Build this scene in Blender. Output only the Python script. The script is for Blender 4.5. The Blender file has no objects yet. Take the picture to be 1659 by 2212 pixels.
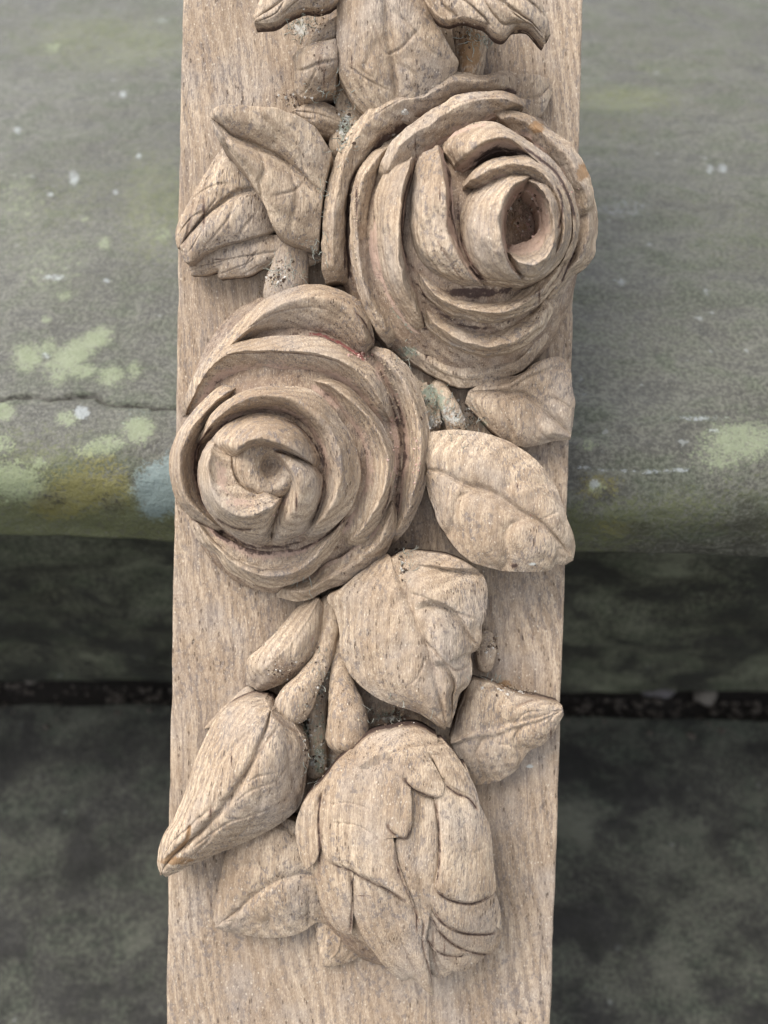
import bpy, math, random
import numpy as np
from mathutils import Matrix, Vector

rng = np.random.RandomState(7)
random.seed(7)
SC = bpy.context.scene
COL = SC.collection

# ------------------------------------------------------------------ frames
F_PX = 829.5 / math.tan(math.radians(25.0))          # photo pixels (1659 wide)
CAM_P = np.array([0.00410, 0.0, 0.25080])             # camera in panel frame (m)
RX, RZ = -0.0343942, 0.0245631
def _rot():
    cx, sx, cz, sz = math.cos(RX), math.sin(RX), math.cos(RZ), math.sin(RZ)
    X = np.array([[1, 0, 0], [0, cx, -sx], [0, sx, cx]])
    Z = np.array([[cz, -sz, 0], [sz, cz, 0], [0, 0, 1]])
    return X @ Z
RCAM = _rot()
LEAN = math.radians(38.0)                              # the panel leans on the step nosing
BOARD_T = 0.022
NOSE_R = 0.020
_nb = Vector((0, -math.sin(LEAN), math.cos(LEAN)))
_contact = Vector((0, NOSE_R, -NOSE_R)) + _nb * NOSE_R
M_PANEL = Matrix.Rotation(LEAN, 4, 'X')
M_PANEL = Matrix.Translation(_contact - (M_PANEL @ Vector((0, 0.004, -BOARD_T)))) @ M_PANEL
MP = np.array(M_PANEL)

# ------------------------------------------------------------------ camera, sky, sun, exposure
cam_d = bpy.data.cameras.new('camera')
cam = bpy.data.objects.new('camera', cam_d)
COL.objects.link(cam)
m = Matrix.Identity(4)
for i in range(3):
    for j in range(3):
        m[i][j] = RCAM[i][j]
    m[i][3] = CAM_P[i]
cam.matrix_world = M_PANEL @ m
cam_d.sensor_fit = 'HORIZONTAL'
cam_d.sensor_width = 36.0
cam_d.lens = 18.0 / math.tan(math.radians(25.0))
cam_d.clip_start = 0.01
cam_d.clip_end = 100.0
cam_d.dof.use_dof = True
cam_d.dof.focus_distance = 0.231
cam_d.dof.aperture_fstop = 12.0
SC.camera = cam

SUN_EL, SUN_AZ = math.radians(60), math.radians(-68)  # azimuth from +Y towards +X
world = bpy.data.worlds.new("World")
SC.world = world
world.use_nodes = True
wn, wl = world.node_tree.nodes, world.node_tree.links
wn.clear()
sky = wn.new('ShaderNodeTexSky')
sky.sky_type = 'NISHITA'
sky.sun_disc = False
sky.sun_elevation = SUN_EL
sky.sun_rotation = SUN_AZ
hsv = wn.new('ShaderNodeHueSaturation')
hsv.inputs['Saturation'].default_value = 0.25
bg = wn.new('ShaderNodeBackground')
bg.inputs['Strength'].default_value = 0.10
wo = wn.new('ShaderNodeOutputWorld')
wl.new(sky.outputs[0], hsv.inputs['Color'])
wl.new(hsv.outputs[0], bg.inputs['Color'])
wl.new(bg.outputs[0], wo.inputs['Surface'])

sun_d = bpy.data.lights.new('sun', 'SUN')
sun_d.energy = 1.5
sun_d.angle = math.radians(42)
sun_d.color = (1.0, 0.96, 0.9)
sun = bpy.data.objects.new('sun', sun_d)
COL.objects.link(sun)
sd = Vector((math.sin(SUN_AZ) * math.cos(SUN_EL), math.cos(SUN_AZ) * math.cos(SUN_EL), math.sin(SUN_EL)))
sun.rotation_euler = sd.to_track_quat('Z', 'Y').to_euler()
sun.location = sd * 3

SC.view_settings.view_transform = 'Standard'
SC.view_settings.look = 'None'
SC.view_settings.exposure = 1.74
SC.view_settings.gamma = 1.0

# ------------------------------------------------------------------ numeric helpers
def unproj(x, y, h):
    """photo pixel + height above the board face (m) -> panel frame"""
    x = np.asarray(x, float); y = np.asarray(y, float); h = np.asarray(h, float)
    d = np.stack([(x - 829.5) / F_PX, -(y - 1106) / F_PX, -np.ones_like(x)], -1) @ RCAM.T
    t = (h - CAM_P[2]) / d[..., 2]
    return CAM_P + d * t[..., None]

def proj(p):
    q = (p - CAM_P) @ RCAM
    return 829.5 - q[..., 0] / q[..., 2] * F_PX, 1106 + q[..., 1] / q[..., 2] * F_PX

def proj_world(pw):
    inv = np.linalg.inv(MP)
    p = pw @ inv[:3, :3].T + inv[:3, 3]
    return proj(p)

def _hash(ix, iy, iz, seed):
    h = (ix.astype(np.int64) * 374761393 + iy.astype(np.int64) * 668265263 + iz.astype(np.int64) * 2147483647 + seed * 974634777) & 0xffffffff
    h = ((h ^ (h >> 13)) * 1274126177) & 0xffffffff
    h = h ^ (h >> 16)
    return (h & 0xffffff).astype(float) / 0xffffff

def vnoise(p, seed=0):
    i = np.floor(p); f = p - i; f = f * f * (3 - 2 * f)
    i = i.astype(np.int64)
    r = 0
    for dx in (0, 1):
        for dy in (0, 1):
            for dz in (0, 1):
                w = (f[..., 0] if dx else 1 - f[..., 0]) * (f[..., 1] if dy else 1 - f[..., 1]) * (f[..., 2] if dz else 1 - f[..., 2])
                r = r + w * _hash(i[..., 0] + dx, i[..., 1] + dy, i[..., 2] + dz, seed)
    return r * 2 - 1

def fbm(p, seed=0, octv=3):
    a, r, s = 1.0, 0, 1.0
    for k in range(octv):
        r = r + a * vnoise(p * s, seed + k * 17)
        a *= 0.5; s *= 2.03
    return r

def cr(P, u):
    """Catmull-Rom through rows of P (n,...) at parameters u in 0..n-1"""
    n = len(P)
    if n == 2:
        w = u.reshape((-1,) + (1,) * (P.ndim - 1))
        return P[0] * (1 - w) + P[1] * w
    Q = np.concatenate([2 * P[:1] - P[1:2], P, 2 * P[-1:] - P[-2:-1]], 0)
    i = np.clip(np.floor(u).astype(int), 0, n - 2)
    t = (u - i).reshape((-1,) + (1,) * (P.ndim - 1))
    p0, p1, p2, p3 = Q[i], Q[i + 1], Q[i + 2], Q[i + 3]
    return 0.5 * (2 * p1 + (p2 - p0) * t + (2 * p0 - 5 * p1 + 4 * p2 - p3) * t ** 2 + (3 * p1 - p0 - 3 * p2 + p3) * t ** 3)

def resample(P, n):
    P = np.asarray(P, float)
    D = cr(P, np.linspace(0, len(P) - 1, 40 * (len(P) - 1) + 1))
    s = np.concatenate([[0], np.cumsum(np.hypot(*(np.diff(D[:, :2], axis=0).T)) + 1e-9)])
    t = np.linspace(0, s[-1], n)
    return np.stack([np.interp(t, s, D[:, k]) for k in range(D.shape[1])], -1)

# crop windows of the photo in which outlines were traced: (x0, y0, scale)
CROP = {'D': (0, 0, 1), 'R1': (362.1, 0, .5638), 'R2': (663.8, 120.7, .4001), 'R3': (338, 573.3, .3783), 'R4': (844.9, 694, .2728),
        'R5': (331.9, 1176.8, .3411), 'R6': (603.5, 1448.4, .382), 'R7': (331.9, 181, .2728), 'R8': (663.9, 1176.8, .3638)}
def tr(crop, s):
    """'x,y,h x,y,h ...' in crop pixels and mm -> photo pixels and mm"""
    x0, y0, k = CROP[crop]
    out = []
    for tok in s.split():
        v = [float(a) for a in tok.split(',')]
        out.append([x0 + k * v[0], y0 + k * v[1], v[2] if len(v) > 2 else 0.0])
    return np.array(out)

# ------------------------------------------------------------------ materials
def nodes(mat):
    mat.use_nodes = True
    nt = mat.node_tree
    nt.nodes.clear()
    return nt
class G:
    """tiny node graph helper"""
    def __init__(s, name):
        s.m = bpy.data.materials.new(name); s.t = nodes(s.m); s.n = s.t.nodes; s.l = s.t.links
    def add(s, typ, ins=None, **kw):
        nd = s.n.new(typ)
        for k, v in kw.items(): setattr(nd, k, v)
        for k, v in (ins or {}).items():
            if isinstance(v, bpy.types.NodeSocket): s.l.new(v, nd.inputs[k])
            else: nd.inputs[k].default_value = v
        return nd
    def map(s, vec, scale, loc=(0, 0, 0), rot=(0, 0, 0)):
        return s.add('ShaderNodeMapping', {'Vector': vec, 'Scale': scale, 'Location': loc, 'Rotation': rot}).outputs[0]
    def noise(s, vec, scale, detail=2.0, rough=0.5, dist=0.0):
        return s.add('ShaderNodeTexNoise', {'Vector': vec, 'Scale': scale, 'Detail': detail, 'Roughness': rough, 'Distortion': dist}).outputs['Fac']
    def ramp(s, fac, a, b, lo=0.0, hi=1.0):
        return s.add('ShaderNodeMapRange', {'Value': fac, 'From Min': a, 'From Max': b, 'To Min': lo, 'To Max': hi}, interpolation_type='SMOOTHSTEP').outputs[0]
    def math(s, op, a, b=0.0, c=0.0):
        return s.add('ShaderNodeMath', {0: a, 1: b, 2: c}, operation=op).outputs[0]
    def mix(s, fac, a, b, mode='MIX'):
        nd = s.add('ShaderNodeMix', data_type='RGBA', blend_type=mode)
        for k, v in (('Factor', fac), ('A', a), ('B', b)):
            sock = [i for i in nd.inputs if i.name == k and (i.type == ('VALUE' if k == 'Factor' else 'RGBA'))][0]
            if isinstance(v, bpy.types.NodeSocket): s.l.new(v, sock)
            else: sock.default_value = v if k == 'Factor' else (*v, 1)
        return [o for o in nd.outputs if o.type == 'RGBA'][0]
    def attr(s, name):
        return s.add('ShaderNodeAttribute', attribute_name=name).outputs['Fac']
    def done(s, color, rough, bump=None, bdist=0.001, bstr=1.0, spec=0.3):
        b = s.add('ShaderNodeBsdfPrincipled', {'Base Color': color, 'Roughness': rough})
        b.inputs['Specular IOR Level'].default_value = spec
        if bump is not None:
            bp = s.add('ShaderNodeBump', {'Height': bump, 'Distance': bdist, 'Strength': bstr})
            s.l.new(bp.outputs[0], b.inputs['Normal'])
        o = s.add('ShaderNodeOutputMaterial')
        s.l.new(b.outputs[0], o.inputs['Surface'])
        return s.m

def wood_material(name, base, light, grey, pore_amt=1.0, fleck_amt=1.0, slant=0.0, streak_amt=.2, ring_tilt=1.12):
    g = G(name)
    co = g.add('ShaderNodeTexCoord').outputs['Object']
    mm = g.add('ShaderNodeVectorMath', {0: co, 'Scale': 1000.0}, operation='SCALE').outputs[0]
    # slow wander of the grain
    wob = g.add('ShaderNodeTexNoise', {'Vector': g.map(mm, (.03, .012, .03)), 'Scale': 1.0, 'Detail': 2.0}).outputs['Color']
    wob = g.add('ShaderNodeVectorMath', {0: wob, 1: (.5, .5, .5)}, operation='SUBTRACT').outputs[0]
    wob = g.add('ShaderNodeVectorMath', {0: wob, 'Scale': 9.0}, operation='SCALE').outputs[0]
    p = g.add('ShaderNodeVectorMath', {0: mm, 1: wob}, operation='ADD').outputs[0]
    p = g.map(p, (1, 1, 1), rot=(0.03, ring_tilt, slant))
    # growth rings: sheets across x/z, stretched along y
    ring = g.noise(g.map(p, (.28, .012, .28)), 1.0, 1.0)
    ringw = g.add('ShaderNodeTexWave', {'Vector': g.map(p, (1.0, .02, .35)), 'Scale': 0.13, 'Distortion': 2.5, 'Detail': 2.0, 'Detail Scale': .6}, wave_type='BANDS', bands_direction='X').outputs['Fac']
    fine = g.noise(g.map(p, (2.6, .14, 2.6)), 1.0, 4.0, .65)
    fl = g.noise(g.map(p, (1.6, .36, 1.6), loc=(7, 3, 1)), 1.0, 3.0, .62)
    fl_mask = g.ramp(g.noise(g.map(p, (.07, .04, .07), loc=(3, 9, 4)), 1.0, 3.0), .34, .60, .30, 1.0)
    fl2 = g.noise(g.map(p, (.62, .42, .62), loc=(1, 6, 3)), 1.0, 4.0, .68)
    pick = g.ramp(g.noise(g.map(mm, (.03, .03, .03), loc=(4, 4, 9)), 1.0, 1.0), .46, .56)
    fl = g.math('ADD', g.math('MULTIPLY', fl, g.math('SUBTRACT', 1.0, pick)), g.math('MULTIPLY', fl2, pick))
    flecks = g.math('MULTIPLY', g.ramp(fl, .52, .60), fl_mask)
    v = g.add('ShaderNodeTexVoronoi', {'Vector': g.map(p, (1.3, .33, 1.3)), 'Scale': 1.0, 'Randomness': 1.0}, feature='F1')
    sel = g.ramp(v.outputs['Color'], .30, .45)
    pore = g.math('MULTIPLY', g.ramp(v.outputs['Distance'], .20, .34, 1.0, 0.0), sel)
    pmask = g.ramp(g.noise(g.map(mm, (.075, .05, .075), loc=(8, 1, 5)), 1.0, 3.0, .6), .40, .62, .12, 1.0)
    pore = g.math('MULTIPLY', g.math('MULTIPLY', pore, pmask), g.ramp(ringw, .35, .75, .18, 1.0))
    vs = g.add('ShaderNodeTexVoronoi', {'Vector': g.map(p, (.8, .55, .8), loc=(5, 5, 5)), 'Scale': 1.0, 'Randomness': 1.0}, feature='F1')
    speck = g.math('MULTIPLY', g.ramp(vs.outputs['Distance'], .10, .22, 1.0, 0.0), g.ramp(vs.outputs['Color'], .55, .7))
    streak = g.ramp(g.noise(g.map(p, (.75, .035, .75), loc=(2, 8, 6)), 1.0, 2.0, .5), .56, .66)
    tone = g.noise(g.map(mm, (.045, .03, .045), loc=(1, 2, 3)), 1.0, 4.0, .6)
    c = g.mix(g.ramp(tone, .32, .68), base, light)
    c = g.mix(g.math('MULTIPLY', g.ramp(fine, .36, .66), .6), c, (.175, .118, .080))
    c = g.mix(g.math('MULTIPLY', g.ramp(ringw, .3, .95), .5), c, (.215, .150, .098))
    weather = g.ramp(g.noise(g.map(mm, (.06, .04, .06), loc=(11, 5, 8)), 1.0, 4.0, .6), .44, .70)
    c = g.mix(g.math('MULTIPLY', weather, .55), c, grey)
    c = g.mix(g.math('MULTIPLY', streak, streak_amt), c, (.17, .130, .105))
    c = g.mix(g.math('MULTIPLY', flecks, .66 * fleck_amt), c, (.128, .110, .108))
    c = g.mix(g.math('MULTIPLY', pore, .75 * pore_amt), c, (.062, .038, .025))
    c = g.mix(g.math('MULTIPLY', speck, .55), c, (.66, .57, .45))
    grime_shade = g.math('MULTIPLY', g.attr('dark'), g.ramp(g.noise(mm, .22, 4.0, .6), .3, .65, .45, 1.0))  # brown grime, together with shade painted into crevices and along scale edges
    c = g.mix(g.math('MULTIPLY', g.ramp(grime_shade, .02, .70), .72), c, (.115, .062, .040))
    # old paint, dirt and dust left in the carving, plus painted crevice shade (mapped where they stand)
    n1 = g.noise(mm, .55, 4.0, .65)
    n2 = g.noise(g.map(mm, (1, 1, 1), loc=(40, 7, 2)), .9, 4.0, .7)
    def stain(nm, col, noise, lo, c, amt=1.0):
        a = g.math('ADD', g.attr(nm), g.math('MULTIPLY_ADD', noise, .9, -.45))
        return g.mix(g.math('MULTIPLY', g.ramp(a, lo, lo + .22), amt), c, col)
    gr2 = g.noise(g.map(mm, (3.2, 1.1, 3.2)), 1.0, 3.0, .7)
    c = g.mix(g.math('MULTIPLY', g.ramp(gr2, .54, .66), .42), c, (.14, .098, .074))
    c = g.mix(g.math('MULTIPLY', g.ramp(gr2, .44, .32), .40), c, (.68, .57, .44))
    c = stain('pink', (.42, .29, .225), n2, .36, c, .7)
    c = stain('dark', (.045, .026, .022), n1, .50, c, .88)  # dark dirt and residue, also the painted shade of crevices
    c = stain('red', (.20, .045, .045), n2, .5, c, .8)
    c = stain('green', (.20, .25, .195), n2, .43, c, .78)
    c = stain('white', (.50, .50, .46), n1, .45, c, .85)
    c = stain('raw', (.24, .135, .06), n1, .4, c, .8)
    h = g.math('SUBTRACT', g.math('MULTIPLY', fine, .7), pore)
    h = g.math('ADD', h, g.math('MULTIPLY', flecks, -.25))
    h = g.math('ADD', h, g.math('MULTIPLY', n2, .55))
    h = g.math('ADD', h, g.math('MULTIPLY', gr2, .5))
    return g.done(c, g.ramp(n2, .2, .8, .62, .82), h, .00028, .85, .26)

WOOD = wood_material('weathered_oak', (.325, .237, .158), (.570, .446, .318), (.338, .292, .252))
BOARD = wood_material('planed_oak', (.318, .234, .160), (.480, .374, .270), (.332, .286, .248), 1.0, .8, -.10, .6, .9)

def flat_material(name, col, col2, rough=.85):
    g = G(name)
    co = g.add('ShaderNodeTexCoord').outputs['Object']
    n = g.noise(g.map(co, (900, 900, 900)), 1.0, 3.0)
    return g.done(g.mix(g.ramp(n, .35, .65), col, col2), rough, n, .0004, .6)

def stone_material(name, cols, lich=False, scale=1.0, wet=.8, blotch=0.0):
    g = G(name)
    co = g.add('ShaderNodeTexCoord').outputs['Object']
    mm = g.add('ShaderNodeVectorMath', {0: co, 'Scale': 1000.0}, operation='SCALE').outputs[0]
    big = g.noise(g.map(mm, (.011, .016, .016)), scale, 5.0, .62, .6)
    mid = g.noise(g.map(mm, (.05, .08, .08), loc=(5, 1, 7)), scale, 5.0, .65, .4)
    fin = g.noise(g.map(mm, (.7, .7, .7)), scale, 4.0, .7)
    spk = g.noise(g.map(mm, (.16, .16, .16), loc=(9, 3, 2)), scale, 2.0, .5)
    c = g.mix(g.ramp(big, .38, .64), cols[0], cols[1])
    c = g.mix(g.math('MULTIPLY', g.ramp(mid, .42, .68), .75), c, cols[2])
    c = g.mix(g.math('MULTIPLY', g.ramp(mid, .50, .34), .6), c, cols[3])
    c = g.mix(g.math('MULTIPLY', g.ramp(fin, .45, .62), .6), c, cols[3])
    c = g.mix(g.math('MULTIPLY', g.ramp(fin, .52, .38), .45), c, (cols[1][0] * 1.5, cols[1][1] * 1.5, cols[1][2] * 1.5))
    c = g.mix(g.math('MULTIPLY', g.ramp(spk, .72, .78), .6), c, (.22, .23, .215))
    if blotch:
        bl = g.noise(g.map(mm, (.022, .03, .03), loc=(2, 7, 3)), 1.0, 5.0, .66, .25)
        c = g.mix(g.math('MULTIPLY', g.ramp(bl, .55, .38), blotch), c, cols[3])
        c = g.mix(g.math('MULTIPLY', g.ramp(bl, .54, .72), blotch * .8), c, (cols[1][0] * 1.5, cols[1][1] * 1.5, cols[1][2] * 1.5))
    rough = g.ramp(mid, .3, .7, wet - .22, wet)
    bump = g.math('ADD', g.math('MULTIPLY', fin, .5), mid)
    if lich:
        ln = g.noise(g.map(mm, (.35, .35, .35)), 1.0, 5.0, .75)
        l2 = g.noise(g.map(mm, (1.1, 1.1, 1.1), loc=(3, 8, 1)), 1.0, 3.0, .7)
        w = g.math('MULTIPLY_ADD', g.math('ADD', ln, l2), 1.3, -1.3)
        for nm, col, amt in (('moss', (.105, .112, .050), .8), ('yellow', (.17, .145, .04), .6), ('pale', (.25, .285, .170), .54), ('bluish', (.17, .215, .21), .85), ('chalk_sheen', (.36, .385, .39), .55), ('dirt', (.035, .032, .024), .9)):
            a = g.math('ADD', g.attr(nm), w)
            c = g.mix(g.math('MULTIPLY', g.ramp(a, .34, .74), amt), c, col)
        rough = g.math('ADD', rough, g.math('MULTIPLY', g.attr('pale'), .1))
    return g.done(c, rough, bump, .0012, .9, .38)

STEP = stone_material('mossy_sandstone', ((.062, .059, .045), (.100, .097, .077), (.060, .072, .042), (.030, .028, .022)), True, 1.0, .64)
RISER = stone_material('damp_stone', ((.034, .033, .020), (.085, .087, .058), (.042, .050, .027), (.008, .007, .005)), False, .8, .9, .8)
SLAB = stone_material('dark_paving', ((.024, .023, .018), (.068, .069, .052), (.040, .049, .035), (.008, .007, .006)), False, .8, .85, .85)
SOIL = flat_material('black_soil', (.006, .005, .004), (.02, .015, .011))

# ------------------------------------------------------------------ mesh builders
STAIN_NAMES = ('pink', 'dark', 'red', 'green', 'white', 'raw')
# residues on the carving, plus shade painted into its hollows, in photo pixels: kind, x, y, radius x, radius y, strength
SPOTS = [('green', 745, 280, 16, 40, .8), ('white', 735, 300, 10, 16, .55), ('white', 874, 243, 10, 7, 1.0), ('white', 851, 292, 14, 6, .7),
         ('white', 612, 585, 22, 26, .6), ('green', 692, 490, 7, 40, .7), ('green', 930, 850, 26, 30, .72), ('white', 932, 912, 9, 18, .8),
         ('white', 1000, 905, 16, 30, .6), ('green', 1045, 915, 18, 12, .6), ('green', 690, 1640, 16, 40, .8), ('white', 672, 1650, 8, 8, .8),
         ('green', 660, 1580, 10, 60, .7), ('green', 800, 1582, 34, 6, .55), ('green', 876, 1583, 34, 8, .55), ('white', 730, 1648, 30, 6, .6),
         ('red', 780, 765, 16, 6, .9), ('pink', 820, 800, 12, 30, .7), ('white', 1040, 690, 45, 9, .55), ('red', 1045, 697, 60, 7, .35), ('pink', 1140, 480, 46, 55, .55),
         ('dark', 1135, 465, 42, 60, .55), ('raw', 1120, 490, 40, 40, .5), ('raw', 1160, 275, 18, 16, .9), ('raw', 1260, 372, 18, 26, .8), ('pink', 520, 1085, 46, 14, .6), ('dark', 1020, 628, 70, 8, .95),
         ('pink', 480, 1030, 14, 36, .7), ('dark', 588, 1018, 20, 30, .3), ('raw', 1015, 110, 30, 60, .8), ('dark', 985, 900, 40, 24, .4), ('dark', 850, 1550, 50, 22, .8), ('green', 830, 1540, 50, 20, .5),
         ('raw', 380, 1860, 50, 12, .7), ('red', 372, 1866, 22, 7, .4), ('dark', 610, 1450, 40, 26, .5), ('white', 1150, 1218, 14, 5, .75), ('dark', 1112, 1222, 9, 6, .9), ('red', 1146, 1113, 12, 6, .6),
         ('dark', 440, 460, 4, 36, .8), ('pink', 1040, 1425, 24, 18, .4), ('raw', 1090, 1478, 24, 12, .7), ('white', 1145, 1655, 8, 4, 1.0), ('white', 858, 1805, 9, 6, .55),
         ('red', 880, 1660, 10, 6, .5), ('dark', 690, 1830, 4, 60, .8), ('green', 648, 50, 20, 30, .5), ('dark', 690, 110, 10, 60, .4), ('white', 1010, 70, 12, 24, .5), ('green', 905, 735, 20, 60, .4), ('green', 930, 745, 20, 16, .5)]
SPOTS += [('green', 690, 1580, 34, 80, .55), ('white', 700, 1640, 44, 26, .6), ('green', 850, 1545, 64, 28, .5), ('white', 830, 1555, 50, 18, .55), ('white', 745, 270, 22, 60, .62), ('green', 945, 870, 44, 50, .6), ('white', 975, 900, 60, 40, .6), ('white', 650, 60, 24, 36, .6), ('white', 1015, 75, 26, 34, .55), ('green', 640, 590, 50, 20, .5), ('white', 690, 530, 14, 30, .6), ('green', 880, 760, 40, 24, .6), ('white', 650, 1440, 30, 40, .45)]
for _x, _y, _rx, _ry in ((897, 313, 2.5, 18), (950, 420, 2, 20), (1118, 1050, 2, 10), (915, 655, 3, 22), (921, 760, 3, 22), (440, 1260, 3, 3), (1230, 960, 2.5, 14), (470, 560, 14, 2), (606, 565, 10, 2.5),
                          (1190, 1585, 2.5, 14), (860, 1880, 2.5, 16), (900, 1990, 2.5, 30), (960, 2050, 2, 22), (780, 1935, 14, 2), (700, 170, 2.5, 30), (760, 130, 2, 18), (1060, 1300, 2.5, 24), (1150, 1370, 2, 20),
                          (500, 1640, 2.5, 20), (455, 1755, 3, 12), (640, 905, 30, 2), (590, 1180, 34, 3), (640, 1085, 3, 24), (700, 1000, 3, 30), (420, 1010, 3, 30), (865, 930, 3, 40), (1165, 640, 3, 20), (770, 430, 4, 50), (745, 560, 3, 40)):
    SPOTS.append(('dark', _x, _y, _rx, _ry, .8))
SHAPE_N = [0]

def finish(o, parent=None, mat=None):
    COL.objects.link(o)
    if parent is not None: o.parent = parent
    if mat is not None: o.data.materials.append(mat)
    return o

def mesh_obj(name, verts, faces, mat, parent=None, attrs=None, smooth=True):
    me = bpy.data.meshes.new(name)
    verts = np.asarray(verts, np.float32)
    me.vertices.add(len(verts)); me.vertices.foreach_set('co', verts.ravel())
    loops = np.concatenate([np.asarray(f, np.int32).ravel() for f in faces])
    sizes = np.concatenate([np.full(len(f), np.asarray(f).shape[1], np.int32) for f in faces])
    me.loops.add(len(loops)); me.loops.foreach_set('vertex_index', loops)
    me.polygons.add(len(sizes))
    me.polygons.foreach_set('loop_start', np.concatenate([[0], np.cumsum(sizes)[:-1]]).astype(np.int32))
    me.polygons.foreach_set('use_smooth', np.full(len(sizes), smooth))
    for k, a in (attrs or {}).items():
        at = me.attributes.new(k, 'FLOAT', 'POINT'); at.data.foreach_set('value', np.asarray(a, np.float32))
    me.update(calc_edges=True)
    return finish(bpy.data.objects.new(name, me), parent, mat)

def grid_faces(nv, nu, off=0):
    i = np.arange(nv - 1)[:, None] * nu + np.arange(nu - 1)[None, :] + off
    return np.stack([i, i + 1, i + nu + 1, i + nu], -1).reshape(-1, 4)

def stains_at(P, local=None):
    px, py = proj(P)
    out = {k: np.zeros(len(P)) for k in STAIN_NAMES}
    for k, x, y, rx, ry, s in SPOTS:
        d = np.exp(-(((px - x) / rx) ** 2 + ((py - y) / ry) ** 2) * .8) * s
        if k in ('green', 'white') and max(rx, ry) > 18: d = d * np.clip((.0115 - P[:, 2]) / .003, 0, 1)
        out[k] = np.maximum(out[k], d)
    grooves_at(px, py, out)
    return out

def shell(name, X, Y, H, parent, mat, base=None, thick=None, rnd=.5, st=None, rough=1.0, wall=1.0):
    """closed carved piece: a relief sheet X,Y (photo px),H (mm) with rounded rim, side walls and underside.
    base: walls run down to that height (mm above the board face); thick: constant thickness"""
    nv, nu = X.shape
    H = H - grooves_at(X, Y).reshape(X.shape)
    P = unproj(X, Y, H * 1e-3)
    SHAPE_N[0] += 1
    n3 = P * 1000.0
    P[..., 2] += (fbm(n3 * .16, 3 + SHAPE_N[0], 3) * .35 + vnoise(n3 * .55, 5) * .12 + vnoise(n3 * 1.1, 15) * .05) * 1e-3 * rough
    n3b = n3 * np.array([1.3, .25, 1.3])
    P[..., 2] += vnoise(n3b, 9) * .05e-3 * rough
    for ax in (0, 1): P[..., ax] += (vnoise(n3 * .28 + 7 * ax, 41 + SHAPE_N[0] + ax) * .26e-3 + vnoise(n3 * .9, 43 + ax) * .07e-3) * rough
    top = P.reshape(-1, 3)
    idx = np.arange(nv * nu).reshape(nv, nu)
    loop = np.concatenate([idx[0, :-1], idx[:-1, -1], idx[-1, :0:-1], idx[:0:-1, 0]])
    L = top[loop]
    n = len(loop)
    # orientation of the loop
    area = np.sum(L[:, 0] * np.roll(L[:, 1], -1) - np.roll(L[:, 0], -1) * L[:, 1])
    k = max(2, n // 150)
    tan = np.zeros((n, 2))
    for q in range(1, k + 1):
        tan += np.roll(L[:, :2], -q, 0) - np.roll(L[:, :2], q, 0)
    nrm = np.stack([tan[:, 1], -tan[:, 0]], -1) * (1 if area > 0 else -1)
    nrm /= np.maximum(np.linalg.norm(nrm, axis=1, keepdims=True), 1e-9)
    r = rnd * 1e-3
    rings = []
    for a in (30, 60, 90):
        a = math.radians(a)
        R = L.copy()
        R[:, :2] += nrm * r * .6 * math.sin(a)
        R[:, 2] -= r * (1 - math.cos(a))
        rings.append(R)
    if thick is not None:
        zb = L[:, 2] - thick * 1e-3
    else:
        zb = np.minimum(np.full(n, base * 1e-3), L[:, 2] - r * 1.5)
    for w in (.33, .66, 1.0):
        R = rings[2].copy()
        R[:, 2] = rings[2][:, 2] * (1 - w) + zb * w
        R[:, :2] -= nrm * (.25e-3 * w)
        R += (vnoise(R * 700, 3) * 1e-4 * rough)[:, None] * np.concatenate([nrm, np.zeros((n, 1))], 1)
        rings.append(R)
    V = [top]; faces = [grid_faces(nv, nu)]
    off = len(top); prev = loop
    for R in rings:
        cur = np.arange(n) + off
        faces.append(np.stack([prev, cur, np.roll(cur, -1), np.roll(prev, -1)], -1))
        V.append(R); off += n; prev = cur
    # underside
    if thick is not None:
        B = top.copy(); B[:, 2] -= thick * 1e-3
    else:
        B = top.copy(); B[:, 2] = np.minimum(base * 1e-3, top[:, 2] - r * 1.5)
    s = np.zeros(nv * nu, int)
    inner = np.ones((nv, nu), bool); inner[0] = inner[-1] = False; inner[:, 0] = inner[:, -1] = False
    # coarse underside: reuse ring for rim, new verts for the interior
    bi = np.empty(nv * nu, int)
    bi[loop] = prev
    ii = idx[inner]
    bi[ii] = np.arange(len(ii)) + off
    V.append(B[ii])
    faces.append(bi[grid_faces(nv, nu)[:, ::-1]])
    verts = np.concatenate(V)
    # make the top face the viewer
    f0 = faces[0]
    a = verts[f0[:, 1]] - verts[f0[:, 0]]; b = verts[f0[:, 3]] - verts[f0[:, 0]]
    if np.sum(np.cross(a, b)[:, 2]) < 0:
        faces = [f[:, ::-1] for f in faces]
        # walls were built for the other winding
    else:
        pass
    w0 = faces[1]
    c = verts[w0].mean(1); nn = np.cross(verts[w0[:, 1]] - verts[w0[:, 0]], verts[w0[:, 3]] - verts[w0[:, 0]])
    if np.sum(nn[:, :2] * nrm) < 0:
        for q in range(1, 1 + len(rings)): faces[q] = faces[q][:, ::-1]
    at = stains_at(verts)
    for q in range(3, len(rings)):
        at['dark'][nv * nu + q * n:nv * nu + (q + 1) * n] = np.maximum(at['dark'][nv * nu + q * n:nv * nu + (q + 1) * n], min(1.0, (.35, .7, .8)[q - 3] * wall))  # walls coloured darker toward the foot: old dirt and painted crevice shade
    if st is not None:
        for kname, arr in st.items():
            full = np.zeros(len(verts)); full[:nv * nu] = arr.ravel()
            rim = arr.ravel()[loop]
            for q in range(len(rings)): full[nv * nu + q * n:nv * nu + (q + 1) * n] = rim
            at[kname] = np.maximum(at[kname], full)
    return mesh_obj(name, verts, faces, mat, parent, at)

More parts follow.
